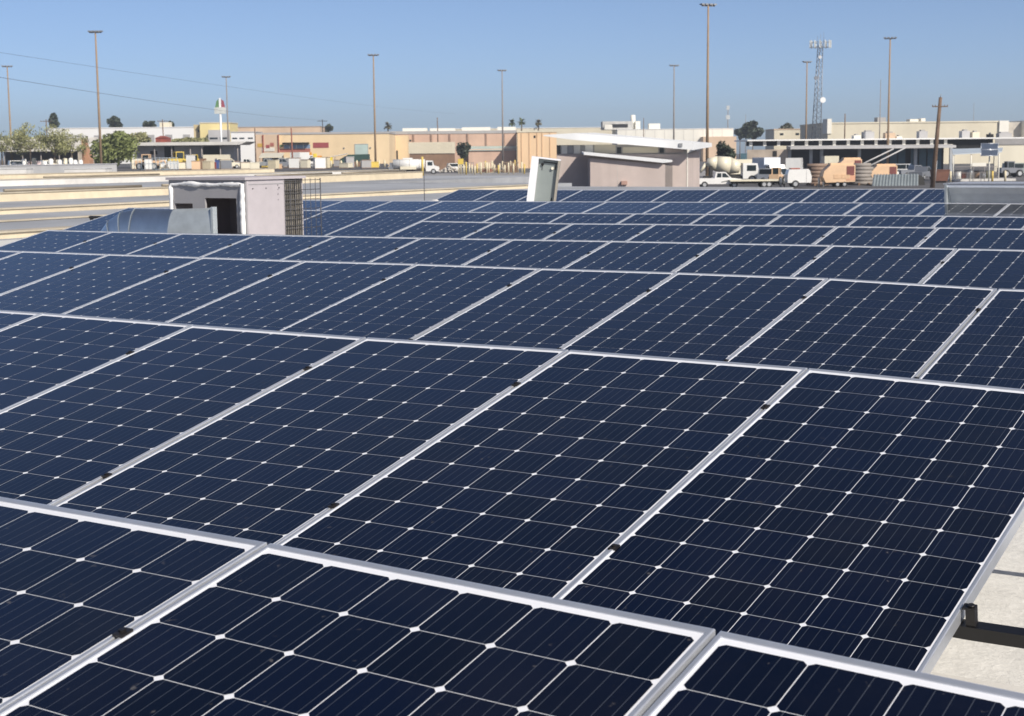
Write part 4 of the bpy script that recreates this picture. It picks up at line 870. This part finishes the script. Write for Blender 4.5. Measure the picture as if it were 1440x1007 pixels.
# carport with tilted PV
T = BG('carport', 'light steel carport with a pale sloping roof and mesh sides', 'carport', 1375, 205); X = T.x
T.p('roof', mat('pale_blue_sheet', (.56, .62, .66), .5, .3, .06, 1), B().add([(X(1332), -2.5, T.z(216)), (X(1400), -2.5, T.z(213)), (X(1418), 2.5, T.z(208)), (X(1345), 2.5, T.z(209)), (X(1332), -2.5, T.z(217.3)), (X(1400), -2.5, T.z(214.3)), (X(1418), 2.5, T.z(209.3)), (X(1345), 2.5, T.z(210.3))], [(0, 1, 2, 3), (7, 6, 5, 4), (0, 4, 5, 1), (1, 5, 6, 2), (2, 6, 7, 3), (3, 7, 4, 0)]))
for u, y, v in ((1333.5, -2.3, 217), (1358, -2.3, 216), (1397, -2.3, 214.5), (1348, 2.3, 210.5), (1411, 2.0, 210)): T.p('post', M_WHW, B().cyl((X(u), y, 0), (X(u), y, T.z(v)-.05), .07, n=8))
T.bx('floor_slab', M_WHC, X(1334), X(1420), -2.7, 2.8, .003, .28)
b = B()
for i in range(36): x = X(1336)+i*(X(1396)-X(1336))/35; b.cyl((x, -2.35, .28), (x, -2.35, 1.9), .018, n=4, caps=False)
b.box(X(1336), X(1396), -2.38, -2.32, 1.88, 1.94).box(X(1336), X(1396), -2.38, -2.32, 1.05, 1.1); T.p('railing', M_POLEG, b)
for i, (u, m, h) in enumerate(((1348, M_VW, .9), (1356, M_RED, .8), (1365, M_VG, 1.2), (1374, M_BAR, .9), (1383, M_VG, .7), (1390, mat('olive_drum', (.14, .15, .08), .7), 1.0))):
    T2 = BG('oil_drum', ['white', 'reddish', 'dark grey', 'brown', 'small dark', 'olive'][i]+' drum standing under the carport roof', 'drum', u, 205+(i % 2)*.8, 0, None, G+.284); T2.p('barrel', m, B().cyl((0, 0, 0), (0, 0, h), .33, n=14)); T2.p('rim', m, B().cyl((0, 0, h), (0, 0, h+.04), .35, n=14))
T = BG('solar_tracker', 'small tilted pair of solar panels on a white post by the carport', 'solar panel', 1391, 198); X = T.x; c = T.z(210)
T.p('post', M_WHW, B().cyl((0, 0, 0), (0, 0, c), .09, n=8))
for k in (0, 1):
    z0, z1 = T.z(219-9*k), T.z(210.7-9*k); y0, y1 = -.8+.65*k, -.2+.65*k
    sh = X(1376+2*k), X(1400+2*k)
    o = T.p('module', mat('grey_blue_module', (.06, .08, .12), .3, 0, .1, 2), B().add([(sh[0], y0, z0), (sh[1], y0, z0), (sh[1]+.2, y1, z1), (sh[0]+.2, y1, z1), (sh[0], y0+.05, z0-.03), (sh[1], y0+.05, z0-.03), (sh[1]+.2, y1+.05, z1-.03), (sh[0]+.2, y1+.05, z1-.03)], [(0, 1, 2, 3), (7, 6, 5, 4), (0, 4, 5, 1), (1, 5, 6, 2), (2, 6, 7, 3), (3, 7, 4, 0)]))
    T.p('edge_strip', M_ALU, B().cyl((sh[0], y0, z0), (sh[1], y0, z0), .035, n=5).cyl((sh[0], y0, z0), (sh[0]+.2, y1, z1), .035, n=5).cyl((sh[1], y0, z0), (sh[1]+.2, y1, z1), .035, n=5).cyl((sh[0]+.2, y1, z1), (sh[1]+.2, y1, z1), .035, n=5), o)
T = BG('plank_board', 'white board hanging in front of the carport railing', 'board', 1377, 201.8); T.bx('board', M_WHW, T.x(1367), T.x(1387), 0, .06, T.z(234), T.z(229)); T.p('leg', M_POLEG, B().cyl((T.x(1369), .1, 0), (T.x(1369), .1, T.z(230)), .04, n=6).cyl((T.x(1385), .1, 0), (T.x(1385), .1, T.z(230)), .04, n=6))
T = BG('brown_trailer', 'rusty brown skip beside the leaning utility pole', 'skip', 1325, 196); o = T.p('bin', mat('rust_brown', (.16, .07, .045), .8, 0, .2, 2), B().prism([(T.x(1316), .2), (T.x(1333), .2), (T.x(1336), T.z(240)), (T.x(1314), T.z(240))], 0, 2)); fixn(o.data); T.bx('rim', MATS['rust_brown'], T.x(1313.5), T.x(1336.5), -.05, 2.05, T.z(240)+.003, T.z(240)+.12); T.bx('skid', M_CHS, T.x(1317), T.x(1332), .2, 1.8, 0, .195)
pickup(1290, 232, 'grey pickup parked before the blue shutters', M_VG, .3)
pickup(1272, 240, 'white van parked before the blue shutters', M_VW, -.4, 5.0, True)
machine(1425, 226, 'dark grey forklift parked by the pale right wing', M_VG, .2, .8, False, 'forklift', 'forklift')
pickup(1438, 236, 'green grey truck parked at the pale right wing', mat('vehicle_greygreen', (.30, .34, .31), .4), .1, 5.2, True)
for u, d, lab, m in ((1337, 200, 'yellowish bollard at the carport corner by the brown skip', M_PC), (1396, 199, 'yellow bollard beside the tilted solar panel post', M_PY), (1414, 200, 'cream bollard at the right end of the carport slab', M_PC)): post(u, d, 1.3, lab, m, .14)

# ================================================================= TREES
def leafmat(name, col): 
    m = mat(name, col, .7, 0, .35, 1.2); m.node_tree.nodes['Principled BSDF'].inputs['Transmission Weight'].default_value = 0; return m
M_LG = leafmat('olive_leaf', (.30, .29, .13)); M_LB = leafmat('bush_leaf', (.20, .23, .075)); M_LD = leafmat('dark_leaf', (.045, .06, .035)); M_BRKT = mat('bark', (.14, .11, .08), .95, 0, .2, 3)
def tree(name, label, u0, u1, vt, vb, d, leaf, seed, n=1500, size=.3, trunk=True, shape='round', cat='tree', wisp=0):
    T = BG(name, label, cat, (u0+u1)/2, d); rw = (u1-u0)/2*T.k; zt, zb = T.z(vt), max(.3, T.z(vb)); cz, rz = (zt+zb)/2, (zt-zb)/2
    R = random.Random(seed); b = B()
    cl = []
    for i in range(30 if wisp else 18):
        while True:
            p = Vector((R.uniform(-1, 1), R.uniform(-1, 1), R.uniform(-1, 1)))
            if p.length < .9: break
        if wisp: p = Vector((R.uniform(-1, 1), R.uniform(-.8, .8), R.uniform(-1, .55)+.45*R.random()**2))
        if shape == 'cone': f = 1-.85*(p.z+1)/2; p.x *= f; p.y *= f
        cl.append((Vector((p.x*rw*.85, p.y*rw*.85, cz+p.z*rz*.8)), R.uniform(.25, .5)*(.8 if wisp else 1)))
    for i in range(n):
        c, r = R.choice(cl)
        while True:
            p = Vector((R.uniform(-1, 1), R.uniform(-1, 1), R.uniform(-1, 1)))
            if p.length < 1: break
        q = c+Vector((p.x*rw*r, p.y*rw*r, p.z*rz*r*1.1)); s = size*R.uniform(.5, 1.3)
        a = Vector((R.gauss(0, 1), R.gauss(0, 1), R.gauss(0, 1))).normalized(); e = a.orthogonal().normalized(); f = a.cross(e)
        if wisp: e = (e+Vector((0, 0, wisp))).normalized()
        b.add([q-e*s, q+f*s*.55, q+e*s, q-f*s*.55], [(0, 1, 2, 3)])
    cr = T.p('crown', leaf, b)
    if trunk:
        T.p('trunk', M_BRKT, B().cyl((0, 0, 0), (.1, 0, cz*.75), .22, .14, n=8))
        b = B()
        for c, r in cl[:8]: b.cyl((.1, 0, cz*.7), c, .09, .03, n=5)
        T.p('limbs', M_BRKT, b)
    return T
M_LF = leafmat('feathery_leaf', (.34, .34, .15))
tree('palo_verde_tree', 'feathery olive tree left of the first light pole', -30, 36, 177, 214, 300, M_LF, 1, 2600, .20, wisp=.9)
tree('palo_verde_tree', 'biggest feathery olive tree with forked trunk over the white shed roof', 10, 76, 168, 217, 290, M_LF, 2, 3600, .20, wisp=.9)
tree('palo_verde_tree', 'feathery olive tree right of the forked one before the shed roof', 50, 104, 178, 217, 292, M_LF, 3, 2600, .20, wisp=.9)
tree('palo_verde_tree', 'smaller feathery tree next to the brick wall end', 80, 122, 184, 216, 296, M_LF, 4, 2200, .20, wisp=.9)
tree('green_bush', 'big dense green bush behind the rusty light pole', 122, 196, 184, 238, 268, M_LB, 5, 6500, .34, cat='bush')
tree('green_bush', 'olive scrub strip behind the flat roofed canopy building', 165, 215, 186, 206, 360, M_LG, 6, 2200, .4, False, cat='bush')
tree('green_bush', 'low olive scrub below the yellow building', 236, 300, 192, 206, 370, M_LG, 7, 1800, .4, False, cat='bush')
tree('conifer_tree', 'dark conical tree rising over the white warehouse', 70, 88, 159, 182, 560, M_LD, 8, 2200, .6, shape='cone')
tree('conifer_tree', 'dark broad tree with a pointed top over the white warehouse', 150, 178, 163, 182, 560, M_LD, 9, 2600, .6, shape='cone')
tree('round_tree', 'dark round tree beside the small cream plant room', 202, 222, 169, 182, 560, M_LD, 10, 1500, .6)
tree('round_tree', 'small dark tree right of the cream plant room', 236, 247, 171, 182, 560, M_LD, 11, 900, .6)
tree('round_tree', 'small dark tree next to the wire carrying pole', 457, 470, 176, 186, 560, M_LD, 12, 900, .6)
tree('round_tree', 'dark shrub between beige container and annex', 640, 664, 198, 224, 385, M_LD, 13, 1500, .35)
tree('round_tree', 'large dark tree beyond the white wall end', 1040, 1076, 168, 196, 520, M_LD, 14, 2600, .6)
tree('round_tree', 'grey green tree left of the lattice tower', 1092, 1116, 174, 192, 540, leafmat('grey_leaf', (.10, .10, .06)), 15, 1600, .6)
tree('round_tree', 'dusty dark green tree at the butterfly roof corner', 1006, 1036, 198, 232, 235, M_LD, 16, 2200, .28)
tree('round_tree', 'dark far tree line clump left of the huge cream building', 1030, 1050, 180, 196, 560, M_LD, 17, 1000, .6)
def palm(u, vt, d, label, seed, m):
    T = BG('palm_tree', label, 'palm', u, d); h = T.z(vt)-1.4; R = random.Random(seed)
    T.p('trunk', M_BRKT, B().cyl((0, 0, 0), (.2, 0, h), .35, .25, n=8)); b = B()
    for i in range(42):
        a = R.uniform(0, 6.28); el = R.uniform(-.7, 1.2); L = R.uniform(1.6, 2.4); p = Vector((.2, 0, h)); dv = Vector((math.cos(a)*math.cos(el), math.sin(a)*math.cos(el), math.sin(el))); sd = Vector((-math.sin(a), math.cos(a), 0))
        pts = [p]
        for k in range(5): p = p+dv*(L/5); dv = (dv-Vector((0, 0, .22))).normalized(); pts.append(p)
        for k in range(5):
            wA, wB = .05+.35*math.sin(math.pi*k/5), .05+.35*math.sin(math.pi*(k+1)/5); b.add([pts[k]-sd*wA, pts[k]+sd*wA, pts[k+1]+sd*wB, pts[k+1]-sd*wB], [(0, 1, 2, 3)])
    T.p('fronds', m, b)
M_PF = leafmat('palm_frond', (.07, .09, .035)); M_PD = leafmat('dry_frond', (.13, .11, .05))
palm(720, 168, 640, 'left small palm of the trio over the warehouse roof', 1, M_PF); palm(733.5, 166, 640, 'tall middle palm of the trio over the warehouse roof', 2, M_PF); palm(757, 168, 640, 'lone right palm of the trio over the warehouse roof', 3, M_PD); palm(546, 172, 600, 'bushy brown palm head over the tan warehouse', 4, M_PD)


# ================================================================= MORE YARD CLUTTER
cm = [M_VC, M_VW, M_VY, M_BAR, M_VG, M_PC, M_CRW, M_VO, M_RFG, M_VC, M_PC]
for i in range(30):
    u = 196+i*11.4+pr_.uniform(-4, 4); d_ = pr_.uniform(276, 292) if i % 3 else pr_.uniform(305, 318)
    T = BG('stacked_crate', 'weathered crate in the mixed goods lined up along the left yard', 'crate', u, d_, pr_.uniform(-.5, .5), 'mixed goods along the left yard', TER)
    a, h, m = pr_.uniform(.9, 2.2), pr_.uniform(.8, 2.0), pr_.choice(cm)
    T.bx('box', m, -a/2, a/2, 0, a*.8, .12, h); T.bx('lid', pr_.choice([M_VC, M_BAR, m]), -a/2-.05, a/2+.05, -.05, a*.8+.05, h+.003, h+.1); T.p('skid', M_BAR, B().box(-a/2, a/2, 0, .12, 0, .115).box(-a/2, a/2, a*.8-.12, a*.8, 0, .115))
for i in range(14):
    u = 20+i*7.2+pr_.uniform(-2, 2)
    T = BG('gas_bottle', 'white upright tank among the vehicles before the open shed', 'tank', u, pr_.uniform(288, 296), 0, 'white tanks by the open shed', TER); h = pr_.uniform(1.2, 2.3)
    T.p('body', pr_.choice([M_VW, M_VW, M_VC, MATS['vehicle_pink']]), B().cyl((0, 0, .1), (0, 0, h), .42, n=12).ball((0, 0, h), .42, 10, 6, sz=.5)); T.p('valve', M_MESH, B().cyl((0, 0, h+.15), (0, 0, h+.35), .08, n=6)); T.p('foot_ring', M_MESH, B().cyl((0, 0, 0), (0, 0, .1), .36, n=12))
T = BG('tube_fence', 'pale blue tubular fence between the green bush and the loaders', 'fence', 216, 274, 0, None, TER); mf = mat('pale_blue_tube', (.42, .50, .56), .5, .3)
for i in range(14): T.p('fence_post', mf, B().cyl((T.x(184)+i*(T.x(250)-T.x(184))/13, 0, 0), (T.x(184)+i*(T.x(250)-T.x(184))/13, 0, 2.3), .05, n=6))
for z in (.25, 1.2, 2.2): T.p('fence_rail', mf, B().cyl((T.x(184), -.06, z), (T.x(250), -.06, z), .04, n=6))
for u, d_, w_, h_m, lab, m in ((632, 350, 2.6, 1.5, 'low heap of pale rubble behind the tank truck cab', M_CONC), (545, 335, 2.0, 2.2, 'tall heap of dark scrap behind the tank truck', M_VG), (552, 338, 1.6, 1.6, 'reddish heap of scrap behind the tank truck', M_RED), (690, 345, 3.2, 1.4, 'grey brown heap of gravel among the crowded posts', M_BAR)):
    T = BG('rubble_heap', lab, 'heap', u, d_); R = random.Random(int(u)); b = B()
    for k in range(90):
        r = R.random()**.6; a = R.uniform(0, 6.28); zz = h_m*(1-r)*R.uniform(.4, 1); s_ = R.uniform(.15, .4); c_ = Vector((w_*r*math.cos(a), w_*.6*r*math.sin(a), zz))
        b.ball(c_, s_, 5, 4, sx=R.uniform(.7, 1.4), sz=R.uniform(.5, 1))
    T.p('rubble', m, b)['kind'] = 'stuff'
pickup(646, 352, 'white van with high roof beside the dark shrub', M_VW, .3, 5.2, True)
for u, lab in ((1030, 'short pale bollard beside the flatbed drawbar'), (1098, 'white bollard between flatbed and service trailer'), (1152, 'white bollard before the brown pipes'), (1159, 'white marker post at the compressor drawbar')): post(u, 181, 1.0, lab, M_WHW, .13)
pickup(1038, 232, 'cream pickup behind the mixer drum', M_VC, -.6)
box_truck(1128, 246, 'white box truck parked in the dark bay behind the service trailer', M_VW, 1.3, 6, 3.0)
pickup(1160, 252, 'pale grey van parked in the dark bays', mat('vehicle_silver', (.48, .49, .48), .35, .4), .9, 5, True)
box_truck(1176, 256, 'cream box truck parked behind the orange machines', M_VC, 1.5, 6, 3.2)
pickup(1240, 226, 'white pickup partly hidden behind the second orange machine', M_VW, .2)
pickup(1306, 214, 'dark pickup beside the rusty brown skip', M_VG, 1.0)
# ================================================================= HAZE (closed box of thin air round the whole yard)
hz = bpy.data.materials.new('haze'); hz.use_nodes = True; hn = hz.node_tree
for q in list(hn.nodes):
    if q.type != 'OUTPUT_MATERIAL': hn.nodes.remove(q)
pv = hn.nodes.new('ShaderNodeVolumePrincipled'); pv.inputs['Color'].default_value = (.84, .90, .98, 1); pv.inputs['Density'].default_value = .0003; pv.inputs['Anisotropy'].default_value = .2
hn.links.new(pv.outputs[0], [q for q in hn.nodes if q.type == 'OUTPUT_MATERIAL'][0].inputs['Volume'])
h_ = B().box(cgx-GS-60, cgx+GS+60, cgy-GS-60, cgy+GS+60, G-1.2, 46).build('haze', hz); h_['kind'] = 'stuff'
